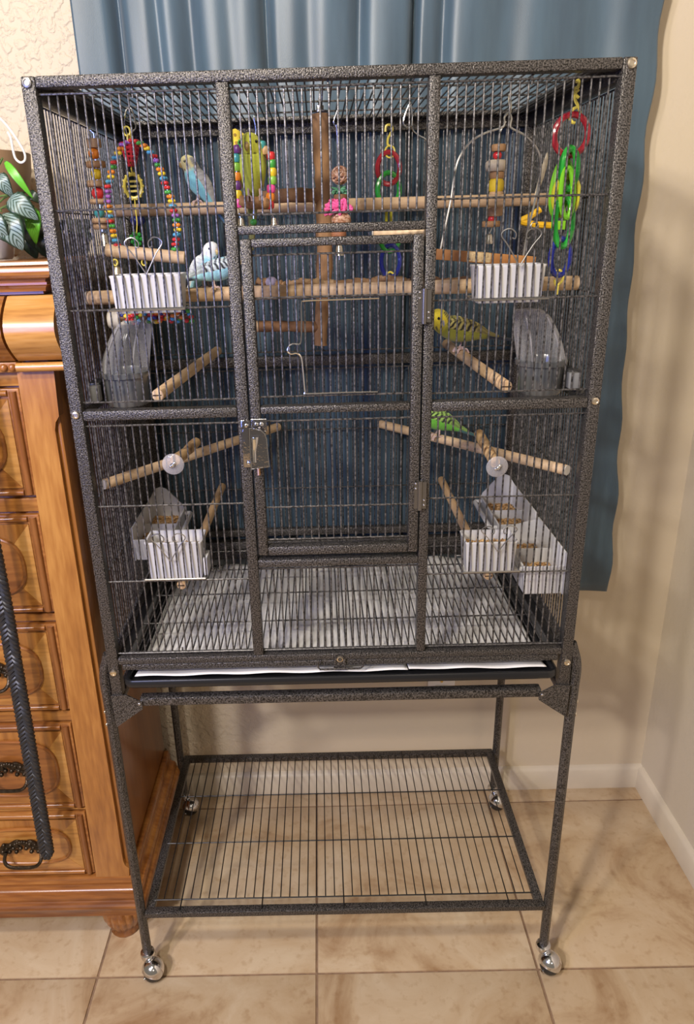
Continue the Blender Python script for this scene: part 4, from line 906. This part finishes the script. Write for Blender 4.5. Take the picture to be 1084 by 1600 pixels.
# hanging natural branch
Y5 = 0.215
BARK = mat('grey_brown_bark', (0.40, 0.225, 0.11), 0.8, col2=(0.16, 0.085, 0.045), scale=26, bump=0.7, bscale=80, stretch=(1, 1, 0.5), bdist=0.004)
t = thing('branch_perch', base_of(500, 540, Y5), 'hanging natural branch perch with two side arms in the cage centre', 'perch')
sc = M_PX(P(503, 300, y=Y5))
def g_branch(pts, rs, seed):
    rnd = random.Random(seed); P3 = spline([P(a, b, y=y) for a, b, y in pts], 6); n = len(P3); R_ = []
    for i in range(n):
        f = i / (n - 1) * (len(rs) - 1); k = min(int(f), len(rs) - 2); R_.append((rs[k] + (rs[k + 1] - rs[k]) * (f - k)) * sc * rnd.uniform(0.93, 1.07))
    return g_tube(P3, R_, 16)
obj('trunk', g_branch([(500, 178, Y5), (503, 240, Y5), (505, 300, Y5), (507, 370, Y5), (506, 440, Y5), (502, 500, Y5), (500, 539, Y5)], [13, 13.5, 12.5, 13.5, 12.5, 11, 11.5], 1), BARK, t)
obj('side_arm', g_branch([(498, 306, Y5), (460, 305, Y5 - 0.006), (420, 308, Y5 - 0.012), (384, 314, Y5 - 0.02)], [11, 10.5, 10, 9], 2), BARK, t)
obj('side_arm', g_branch([(498, 511, Y5), (450, 510, Y5 - 0.004), (404, 510, Y5 - 0.01)], [9.5, 9, 9], 3), mat('dark_bark', (0.30, 0.15, 0.06), 0.8, col2=(0.13, 0.06, 0.025), scale=40, bump=0.6, bscale=110), t)
a = P(403, 510, y=Y5 - 0.01); obj('cut_end', g_cyl(a, a + Vector((-0.0035, -0.0004, 0)), 9.3 * sc, 16), ENDG, t)
a = P(500, 176, y=Y5); obj('bolt', join(g_cyl(a, a + Vector((0, 0, 0.0025)), 0.013, 18), g_cyl(a + Vector((0, 0, 0.0025)), a + Vector((0, 0, 0.010)), 0.006, 6), g_cyl(a, a + Vector((0, 0, ROOFZ - a.z + 0.006)), 0.0028, 10)), CHROME, t)
# wicker and pink chew toy
Y6 = 0.16
t = thing('wicker_toy', base_of(531, 402, Y6), 'chew toy of wicker balls and pink rope with a bell beside the branch', 'bird toy', 'hanging bird toys')
wire(t, [(525, 195), (527, 215), (530, 262)], Y6, 0.0014); wire(t, [(527, 172), (521, 190), (525, 197), (528, 186), (527, 172)], Y6, 0.0008)
COP = mat('wicker_copper', (0.40, 0.19, 0.10), 0.5, col2=(0.62, 0.40, 0.28), scale=150, ramp=(0.48, 0.52))
def g_wicker(c, r, seed, n=9, fl=1.0):
    rnd = random.Random(seed); gs = []
    for _ in range(n):
        M = Matrix.Rotation(rnd.uniform(0, 6.3), 3, 'Z') @ Matrix.Rotation(rnd.uniform(0, 3.1), 3, 'X')
        pts = []
        for k in range(20): q = M @ Vector((r * math.cos(k * math.pi / 10), r * math.sin(k * math.pi / 10), 0)); pts.append(Vector(c) + Vector((q.x, q.y, q.z * fl)))
        gs.append(g_tube(pts, r * 0.14, 6, True))
    gs.append(g_ball(c, r * 0.85, (1, 1, fl), 12, 8)); return join(*gs)
p = P(531, 274, y=Y6); s = M_PX(p); obj('wicker_ball', g_wicker(p, 12.5 * s, 1, 10), COP, t)
rnd = random.Random(4); p = P(529, 297, y=Y6)
obj('green_shred', join(*[g_tube([p, p + Vector((rnd.uniform(-13, 13) * s, rnd.uniform(-10, 10) * s, rnd.uniform(-7, 7) * s))], 0.0014, 5) for _ in range(36)]), mat('green_shred', (0.10, 0.30, 0.16), 0.7), t)
bead(t, 532, 309, Y6, 11, 'brown', DISC, 0.45, True, 'disc')
p = P(527, 323, y=Y6); obj('pink_rope', join(*[g_tube(spline([p + Vector((rnd.uniform(-6, 6) * s, rnd.uniform(-6, 6) * s, 9 * s)), p + Vector((rnd.uniform(-15, 15) * s, rnd.uniform(-14, 10) * s, rnd.uniform(0, 9) * s)), p + Vector((rnd.uniform(-21, 24) * s, rnd.uniform(-16, 12) * s, rnd.uniform(-12, 2) * s))], 4), 0.0026, 6) for _ in range(46)]), mat('pink_rope', (0.80, 0.12, 0.34), 0.8), t)
p = P(533, 344, y=Y6); obj('wicker_ball', g_wicker(p, 14 * s, 2, 10, 0.75), COP, t)
bead(t, 529, 366, Y6, 12, 'copper', DISC, 0.5, True, 'disc'); wire(t, [(530, 355), (530, 378)], Y6); bell(t, 530, 391, Y6, 16); wire(t, [(530, 396), (530, 406)], Y6, 0.001)
# middle ring chain
Y7 = 0.315
def plast(n, c): return mat('link_' + n, c, 0.16, trans=0.3, coat=0.4)
LR, LG, LL, LY, LB_ = plast('red', (0.42, 0.025, 0.04)), plast('green', (0.03, 0.40, 0.05)), plast('lime', (0.22, 0.62, 0.03)), plast('yellow', (0.72, 0.68, 0.05)), plast('blue', (0.025, 0.04, 0.34))
def link(t, px, py, y, rx, ry, m, r=0.0032, yaw=0.0, tilt=0.0):
    p = P(px, py, y=y); s = M_PX(p); return obj('link', g_ring(p, rx * s, ry * s, r, tilt, yaw=yaw), m, t)
t = thing('link_chain', base_of(610, 455, Y7), 'chain of red, green and blue plastic rings hanging behind the door', 'bird toy', 'plastic link chains')
wire(t, [(602, 206), (603, 197), (609, 195), (613, 201), (610, 209), (606, 217), (606, 226), (612, 229)], Y7, 0.0021, YELW, 'hook')
link(t, 609, 237, Y7, 7.5, 8.5, YELW, 0.0016); link(t, 607, 263, Y7, 17.5, 23, LR, 0.0045); link(t, 607, 296, Y7, 17.5, 24, LG, 0.0045, 0.15); link(t, 607, 340, Y7, 8, 24, LY, 0.0026, 1.0)
link(t, 609, 372, Y7, 16, 20, LG, 0.004, 0.3); link(t, 610, 408, Y7, 14.5, 24, LB_, 0.004); wire(t, [(604, 428), (610, 425), (616, 431), (614, 442), (607, 445)], Y7, 0.0018, YELW, 'hook')
# roof hook beside it
t = thing('wire_hook', base_of(668, 225, 0.17), 'bare bent wire hook hanging from the roof near the right divider', 'hook')
obj('wire', g_tube(spline([P(a, b, y=0.17) for a, b in ((641, 160), (634, 175), (630, 192), (636, 199), (643, 197), (646, 205), (655, 212), (664, 217), (669, 226))], 6), 0.0014, 6), CHROME, t)
obj('loop', g_tube(spline([P(a, b, y=0.17) for a, b in ((641, 159), (644, 180), (643, 196))], 6), 0.0012, 6), CHROME, t)
# large wire swing with a flat wooden perch
Y8 = 0.135
t = thing('wire_swing', base_of(756, 412, Y8), 'large arched wire swing with an orange wooden perch at upper right', 'bird swing', 'bird swings')
SW = mat('swing_wire', (0.66, 0.64, 0.60), 0.3, 0.85)
wire(t, [(686, 400), (693, 365), (704, 312), (712, 262), (722, 238), (738, 219), (760, 207), (784, 199), (788, 191), (788, 183), (794, 177), (799, 184), (797, 195), (800, 201), (822, 213), (838, 232), (845, 255), (841, 290), (833, 325), (824, 362), (817, 402)], Y8, 0.0016, SW)
p0, p1 = P(680, 397, y=Y8), P(834, 409, y=Y8); th = 8.0 * M_PX(p0)
bar_g = g_box(0, (p1 - p0).length, -0.009, 0.009, -th, th, 0.0015); ang = math.atan2(p1.z - p0.z, p1.x - p0.x)
obj('perch_bar', xf(bar_g, Matrix.Translation(p0) @ Matrix.Rotation(-ang, 4, 'Y')), mat('orange_wood', (0.56, 0.26, 0.075), 0.55, col2=(0.38, 0.16, 0.05), scale=30, stretch=(0.3, 1, 1)), t)
p = P(745, 402, y=Y8); obj('chewed_patch', xf(g_box(-0.020, 0.022, -0.0095, 0.0094, -th * 1.04, th * 1.04, 0.003), Matrix.Translation(p) @ Matrix.Rotation(-ang, 4, 'Y')), mat('chewed_wood', (0.62, 0.46, 0.26), 0.8, col2=(0.12, 0.07, 0.03), scale=240, ramp=(0.3, 0.45), bump=0.8, bscale=200), t)
wire(t, [(795, 180), (797, 168), (796, 152), (798, 146)], Y8, 0.0022, mat('hook_bone', (0.60, 0.54, 0.42), 0.5), 'hook')
# chew toy behind the swing
Y9 = 0.315
t = thing('cork_toy', base_of(764, 388, Y9), 'chew toy of corks and red and yellow balls with a bell inside the wire swing', 'bird toy', 'hanging bird toys')
wire(t, [(790, 190), (781, 207), (778, 222), (776, 300), (769, 350), (764, 366)], Y9, 0.0012)
for px, py, w, h, c, kind in ((779, 231, 11, 5, 'wood', 'd'), (777, 243, 7, 7, 'red', 'b'), (775, 259, 17, 9, 'cream', 'k'), (776, 274, 11, 5, 'wood', 'd'), (775, 290, 12, 11, 'yellow', 'k'), (775, 305, 11, 5, 'hazel', 'd'), (773, 328, 14, 10, 'hazel', 'k'), (769, 342, 7, 7, 'red', 'b'), (767, 350, 14, 4.5, 'wood', 'd')):
    bead(t, px, py, Y9, w, c, {'b': BEAD, 'd': DISC, 'k': BARREL}[kind], h / w, kind != 'b', {'b': 'ball', 'd': 'disc', 'k': 'cork'}[kind])
bell(t, 764, 373, Y9, 15)
# feather and clothes peg
t = thing('feather', base_of(838, 325, 0.18), 'cream feather tucked upright beside the right ring chain', 'feather')
fp = [P(a, b, y=0.18) for a, b in ((855, 238), (853, 250), (848, 268), (842, 288), (837, 300), (833, 325))]
obj('vane', g_tube(spline(fp, 5), [0.0006 + 0.0072 * math.sin(math.pi * min(1, i / 20)) ** 0.7 + (0.0006 if i > 20 else 0) for i in range(26)], 8, flat=0.25), mat('cream_feather', (0.70, 0.63, 0.50), 0.8, var=0.25, scale=150), t)
obj('quill', g_tube(spline(fp[2:], 5), 0.0012, 6), mat('quill', (0.65, 0.55, 0.38), 0.5), t)
t = thing('clothes_peg', base_of(838, 358, 0.20), 'yellow plastic clothes peg clipped near the right ring chain', 'peg')
YP = mat('yellow_peg', (0.86, 0.50, 0.02), 0.4)
for pts in (((813, 346), (835, 351), (858, 352), (879, 352)), ((813, 345), (828, 338), (844, 327))):
    q = [P(a, b, y=0.20) for a, b in pts]; obj('jaw', g_tube(q, 0.0052, 8), YP, t)
p = P(835, 353, y=0.196); obj('spring', g_ring(p, 0.006, 0.006, 0.0012), HEARTW, t)
p = P(874, 352, y=0.20); obj('tip', g_box(p.x - 0.006, p.x + 0.008, p.y - 0.006, p.y + 0.006, p.z - 0.007, p.z + 0.007, 0.001), mat('lime_tip', (0.25, 0.62, 0.02), 0.4), t)
# right ring chain
YA = 0.060
t = thing('link_chain', base_of(876, 470, YA), 'chain of big red, green, yellow and blue plastic links at the right', 'bird toy', 'plastic link chains')
wire(t, [(899, 128), (904, 126), (903, 136), (897, 139), (899, 147), (904, 153)], YA, 0.0022, YELW, 'hook'); wire(t, [(904, 140), (897, 148), (899, 158), (902, 166), (894, 172), (890, 182), (893, 190), (898, 192)], YA, 0.0022, YELW, 'hook')
wire(t, [(902, 165), (906, 175), (904, 184)], YA, 0.0018, YELW, 'hook')
link(t, 892, 211, YA, 26.5, 29, LR, 0.0044, 0.05); link(t, 889, 264, YA - 0.006, 13.5, 29, LG, 0.0050, 0.25); link(t, 876, 294, YA + 0.008, 13, 40, LL, 0.0050, 0.15, 0.10); link(t, 884, 306, YA, 18, 28, LY, 0.0050, -0.1)
link(t, 886, 302, YA - 0.012, 11, 36, LL, 0.0042, 0.3, -0.08); link(t, 880, 347, YA - 0.006, 14.5, 36, LG, 0.0048, 0.15, -0.05); link(t, 875, 402, YA, 15, 27, LB_, 0.0044, 0.1)
wire(t, [(866, 427), (873, 422), (880, 428), (877, 440), (869, 446), (866, 437)], YA, 0.0019, YELW, 'hook'); wire(t, [(872, 445), (870, 460)], YA, 0.0016, YELW, 'hook')
# colourful beaded strip under the left feeder
YB = 0.10
t = thing('beaded_strip', base_of(250, 508, YB), 'strip of tangled multicoloured beads under the upper left feeder cup', 'bird toy')
rnd = random.Random(9); cols = ['red', 'orange', 'yellow', 'blue', 'navy', 'red', 'cream', 'green']
groups = {}
for k in range(95):
    c = cols[k % len(cols)]; px = rnd.uniform(190, 300); p = P(px, 496 + rnd.uniform(-8, 8) - (px - 240) * 0.04, y=YB + rnd.uniform(-0.008, 0.008)); groups.setdefault(c, []).append(g_ball(tuple(p), 3.6 * M_PX(p), (1.2, 1, 0.9), 8, 6))
for c, gs in groups.items(): obj('small_beads', join(*gs), pm(c), t)['kind'] = 'stuff'
obj('core', g_tube([P(180, 498, y=YB), P(298, 494, y=YB)], 0.004, 8), wm('brown'), t)
p0, p1 = P(170, 500, y=YB), P(188, 499, y=YB); obj('roll', g_cyl(p0, p1, 0.0135, 18, bev=0.002), mat('cream_roll', (0.62, 0.57, 0.50), 0.6), t)
# bark pieces lying behind the middle dowel
rnd = random.Random(21)
bs = [(402, 440, 445, 446, 'thin curled bark piece on the middle dowel beside the left door stile'), (452, 443, 522, 441, 'knobbly brown bark piece on the middle dowel below the wooden branch'), (520, 445, 590, 440, 'long pale bark piece on the middle dowel right of the branch'), (585, 436, 640, 440, 'rough bark piece on the middle dowel under the blue ring'), (668, 441, 745, 436, 'flat brown bark strip on the middle dowel left of the right feeder')]
for k, (xa, ya, xb, yb, lab) in enumerate(bs):
    yy = 0.150; pts = [P(xa + (xb - xa) * f, ya + (yb - ya) * f + rnd.uniform(-2, 2), y=yy + rnd.uniform(-0.004, 0.004)) for f in (0, 0.15, 0.3, 0.5, 0.7, 0.85, 1)]
    g = g_tube(spline(pts, 3), [0.0055 * rnd.uniform(0.7, 1.35) for _ in range(19)], 10, flat=1.0)
    single('bark_piece', g, mat('bark_%d' % (k % 2), ((0.42, 0.26, 0.13), (0.54, 0.37, 0.21))[k % 2], 0.8, col2=(0.20, 0.10, 0.045), scale=50, bump=0.8, bscale=120), lab, 'bark', 'bark pieces on the middle dowel', angle=60)
p = P(424, 441, y=0.15); single('ball', g_ball(tuple(p), 10 * M_PX(p), (1, 1, 0.85), 18, 12), mat('lilac_felt', (0.30, 0.26, 0.36), 0.8), 'small lilac felt ball resting among the bark on the middle dowel', 'ball')

# ---------------------------------------------------------------- budgies
EYE = mat('eye_black', (0.004, 0.004, 0.004), 0.08); BEAKM = mat('beak_horn', (0.50, 0.36, 0.14), 0.4); FOOTM = mat('foot_pink', (0.50, 0.36, 0.33), 0.6)
def vcol_material(name):
    m = bpy.data.materials.new(name); m.use_nodes = True; N, L = nt(m); b = N['Principled BSDF']
    a = N.new('ShaderNodeVertexColor'); a.layer_name = 'plumage'; L.new(a.outputs['Color'], b.inputs['Base Color'])
    n = N.new('ShaderNodeTexNoise'); n.inputs['Scale'].default_value = 420; tc = N.new('ShaderNodeTexCoord'); L.new(tc.outputs['Object'], n.inputs['Vector'])
    bp = N.new('ShaderNodeBump'); bp.inputs['Strength'].default_value = 0.5; bp.inputs['Distance'].default_value = 0.0012; L.new(n.outputs['Fac'], bp.inputs['Height']); L.new(bp.outputs[0], b.inputs['Normal'])
    b.inputs['Roughness'].default_value = 0.8; b.inputs['Sheen Weight'].default_value = 0.2
    return m
PLUM = vcol_material('plumage')
def with_colour(me, cols):
    ca = me.color_attributes.new('plumage', 'FLOAT_COLOR', 'POINT')
    for i, c in enumerate(cols): ca.data[i].color = (*c, 1)
SP = [(-.092, -.070, .0035, .0015), (-.066, -.040, .0058, .0028), (-.040, -.008, .0090, .0060), (-.027, .010, .0140, .0125), (-.014, .027, .0200, .0195), (-.002, .044, .0225, .0230), (.006, .059, .0205, .0210), (.0105, .070, .0178, .0182), (.0150, .079, .0170, .0178), (.0180, .0875, .0152, .0164), (.0190, .0945, .0105, .0120), (.0192, .0985, .0030, .0035)]
def budgie(loc, heading, pitch, col, label, s=1.0, head_turn=0.0, head_pitch=0.0):
    """standing on loc; local +x is forward"""
    root = bpy.data.objects.new('budgie', None); COL.objects.link(root); root.location = loc; root.rotation_euler = (0, 0, math.radians(heading)); root.scale = (s, s, s); root.empty_display_size = 0.03
    tag(root, label, 'bird', 'budgies in the cage')
    a = math.radians(pitch); piv = Vector((-.004, 0, .022))
    def rot2(p, c, ang): d = p - c; return c + Vector((d.x * math.cos(ang) + d.z * math.sin(ang), d.y, -d.x * math.sin(ang) + d.z * math.cos(ang)))
    pts = [rot2(Vector((x, 0, z)), piv, a) for x, z, _, _ in SP]
    neck = pts[7]; ha = -a * 0.75 + math.radians(head_pitch)
    for i in range(8, len(pts)): pts[i] = rot2(pts[i], neck, ha)
    C_ = spline(pts, 4); RY_ = spline([(r, 0, 0) for _, _, r, _ in SP], 4); RN_ = spline([(r, 0, 0) for _, _, _, r in SP], 4)
    nseg = 28; V, F, cols = [], [], []; m_ = len(C_); fr = []
    hc = Matrix.Translation(neck) @ Matrix.Rotation(math.radians(head_turn), 4, 'Z') @ Matrix.Translation(-neck)
    for i in range(m_):
        tg = (C_[min(i + 1, m_ - 1)] - C_[max(i - 1, 0)]).normalized(); nf = Vector((tg.z, 0, -tg.x)); fr.append((tg, nf))
        idx = i / 4.0
        hw = min(1, max(0, (idx - 6.6) / 1.2)); M = Matrix.Translation(neck) @ Matrix.Rotation(math.radians(head_turn) * hw, 4, 'Z') @ Matrix.Translation(-neck)
        for k in range(nseg):
            an = 2 * math.pi * k / nseg; cf = math.cos(an)
            p = C_[i] + nf * (RN_[i].x * cf) + Vector((0, 1, 0)) * (RY_[i].x * math.sin(an)); V.append(tuple(M @ p))
            # plumage: face mask, barred nape, body, rump, tail
            if idx > 7.0 and (cf > -0.25 or idx > 9.6):
                c = col['face']
                if idx < 7.7 and cf > 0.3 and k % 5 == 2: c = col['spot']
                if idx < 8.2 and 0.05 < cf < 0.4: c = col['cheek']
            elif idx > 6.0 and cf < -0.1: c = col['bar'] if i % 2 else col['nape']
            elif idx > 2.2: c = col['body']
            else: c = col['tail']
            if 6.2 < idx <= 7.0 and cf >= -0.1: c = mix(col['body'], col['face'], 0.35 if idx > 6.7 else 0.0)
            cols.append(c)
    for i in range(m_ - 1):
        for k in range(nseg): F.append((i * nseg + k, i * nseg + (k + 1) % nseg, (i + 1) * nseg + (k + 1) % nseg, (i + 1) * nseg + k))
    F.append(tuple(reversed(range(nseg)))); F.append(tuple((m_ - 1) * nseg + k for k in range(nseg)))
    me = mesh('body', (V, F), PLUM, True, 180); with_colour(me, cols)
    obj('body', me, None, root)
    # wings: folded shells along both flanks, barred
    for sy in (-1, 1):
        V, F, cols = [], [], []; n2, m2 = 34, 16
        for i in range(n2 + 1):
            f = i / n2; idx = 6.5 - 5.0 * f; ci = idx * 4; k0 = int(ci); u = ci - k0; c0 = C_[k0].lerp(C_[min(k0 + 1, m_ - 1)], u); tg, nf = fr[k0]
            ry = RY_[k0].x; rn = RN_[k0].x
            lat = (ry * 0.86 + 0.0022) * (1 - 0.55 * max(0, f - 0.5) * 2 * 0.6); back = -rn * (0.30 + 0.45 * f)
            wd = 0.0165 * (math.sin(math.pi * (0.10 + 0.87 * f) ) ** 0.6) * (1 - 0.35 * f); thk = 0.0042 * (1 - 0.55 * f)
            for k in range(m2):
                an = 2 * math.pi * k / m2
                p = c0 + nf * (back + wd * math.cos(an)) + Vector((0, sy, 0)) * (lat - 0.0030 * math.cos(2 * an) * 0 + thk * math.sin(an) - 0.35 * abs(math.cos(an)) * wd * 0.55)
                V.append(tuple(p))
                st = (i + (1 if math.cos(an) > 0 else 0) + int(2.2 * abs(math.cos(an)))) % 4 // col.get('heavy', 1)
                c = col['bar'] if st == 0 else col['wing']
                if f > 0.62: c = mix(col['bar'], col['wing'], 0.35 + 0.3 * (k % 2))
                cols.append(c)
        for i in range(n2):
            for k in range(m2): F.append((i * m2 + k, i * m2 + (k + 1) % m2, (i + 1) * m2 + (k + 1) % m2, (i + 1) * m2 + k))
        F.append(tuple(reversed(range(m2)))); F.append(tuple(n2 * m2 + k for k in range(m2)))
        me = mesh('wing', (V, F), PLUM, True, 180); with_colour(me, cols); obj('wing', me, None, root)
    # head details
    tg, nf = fr[34]; h = C_[34]
    def hp(f, l, u): return hc @ (h + nf * f + Vector((0, l, 0)) + tg * u)
    obj('beak', g_tube(spline([hp(.0130, 0, .0025), hp(.0185, 0, .0010), hp(.0195, 0, -.0035), hp(.0170, 0, -.0070)], 4), [.0046, .0046, .0045, .0043, .0042, .0040, .0036, .0032, .0027, .0022, .0016, .0010, .0005], 10), BEAKM, root)
    obj('cere', g_ball(tuple(hp(.0160, 0, .0045)), .0036, (1, 1.1, .8), 10, 7), mat('cere_' + col['name'], col['cere'], 0.5), root)
    for sy in (-1, 1): obj('eye', g_ball(tuple(hp(.0075, sy * .0142, .0035)), .0026, n=12, m=8), EYE, root)
    for sy in (-1, 1):
        ft = [Vector((-.004, sy * .009, .024)), Vector((-.003, sy * .010, .008)), Vector((0, sy * .010, .0015))]
        obj('foot', join(g_tube(ft, .0019, 6), *[g_tube(spline([(0, sy * .010, .0015), (d * .007, sy * .010 + w, .0016), (d * .0115, sy * .010 + w * 1.3, -.006)], 4), .0015, 6) for d, w in ((1, .0025), (1, -.0025), (-1, .002), (-1, -.002))]), FOOTM, root)
    return root
K = (0.02, 0.02, 0.018)
B1 = dict(name='a', face=(0.80, 0.73, 0.36), cheek=(0.52, 0.52, 0.50), spot=(0.05, 0.05, 0.05), body=(0.22, 0.56, 0.66), nape=(0.40, 0.40, 0.38), bar=(0.27, 0.27, 0.26), wing=(0.38, 0.38, 0.36), tail=(0.10, 0.22, 0.34), cere=(0.55, 0.5, 0.5))
B2 = dict(name='b', face=(0.62, 0.66, 0.07), cheek=(0.55, 0.6, 0.2), spot=K, body=(0.54, 0.60, 0.07), nape=(0.50, 0.55, 0.06), bar=(0.30, 0.28, 0.10), wing=(0.52, 0.55, 0.12), tail=(0.24, 0.24, 0.08), cere=(0.4, 0.3, 0.2))
B3 = dict(name='c', face=(0.82, 0.84, 0.86), cheek=(0.62, 0.64, 0.72), spot=(0.05, 0.05, 0.10), body=(0.34, 0.66, 0.76), nape=(0.74, 0.77, 0.78), bar=(0.50, 0.53, 0.54), wing=(0.72, 0.76, 0.75), tail=(0.20, 0.30, 0.42), cere=(0.45, 0.33, 0.25))
B4 = dict(name='d', face=(0.80, 0.83, 0.86), cheek=(0.40, 0.42, 0.62), spot=(0.05, 0.05, 0.10), body=(0.32, 0.62, 0.74), nape=(0.70, 0.75, 0.78), bar=(0.03, 0.035, 0.04), heavy=2, wing=(0.70, 0.80, 0.82), tail=(0.08, 0.12, 0.2), cere=(0.45, 0.33, 0.25))
B5 = dict(name='e', face=(0.70, 0.56, 0.03), cheek=(0.20, 0.24, 0.40), spot=K, heavy=2, body=(0.27, 0.27, 0.025), nape=(0.46, 0.40, 0.05), bar=(0.015, 0.015, 0.010), wing=(0.56, 0.49, 0.14), tail=(0.03, 0.04, 0.05), cere=(0.5, 0.35, 0.3))
B6 = dict(name='f', face=(0.66, 0.60, 0.04), cheek=(0.2, 0.25, 0.5), spot=K, body=(0.13, 0.44, 0.04), nape=(0.36, 0.56, 0.10), bar=(0.012, 0.03, 0.012), heavy=2, wing=(0.34, 0.56, 0.12), tail=(0.04, 0.12, 0.12), cere=(0.2, 0.3, 0.6))
p = P(308, 316, y=0.272); budgie((p.x, 0.272, 1.5012), 200, -4, B1, 'pale-yellow-faced sky blue budgie with grey wings on the top dowel perch', 0.74, -10)
p = P(398, 310, y=Y4); budgie((p.x, Y4, p.z + 0.001), 283, -12, B2, 'yellow-green budgie inside the hoop of fat wooden beads', 0.86, -30, 10)
p = P(322, 448, y=0.112); budgie((p.x, 0.118, 1.3692), -26, 4, B3, 'white-faced pale blue budgie sitting taller of the snuggled pair', 0.70, -10)
p = P(338, 448, y=0.106); budgie((p.x, 0.100, 1.3692), 8, 40, B4, 'white-faced budgie with black-scalloped wings, half hidden by the divider', 0.72, -30)
p = P(719, 551, y=0.31); budgie((p.x, 0.305, 1.2308), 188, 40, B5, 'yellow-headed olive budgie with black scalloped wings at right', 1.0, 14)
p = P(682, 684, y=0.30); budgie((p.x, 0.298, 1.0640), 184, 28, B6, 'bright green budgie with barred wings on the lower right perch', 0.90)
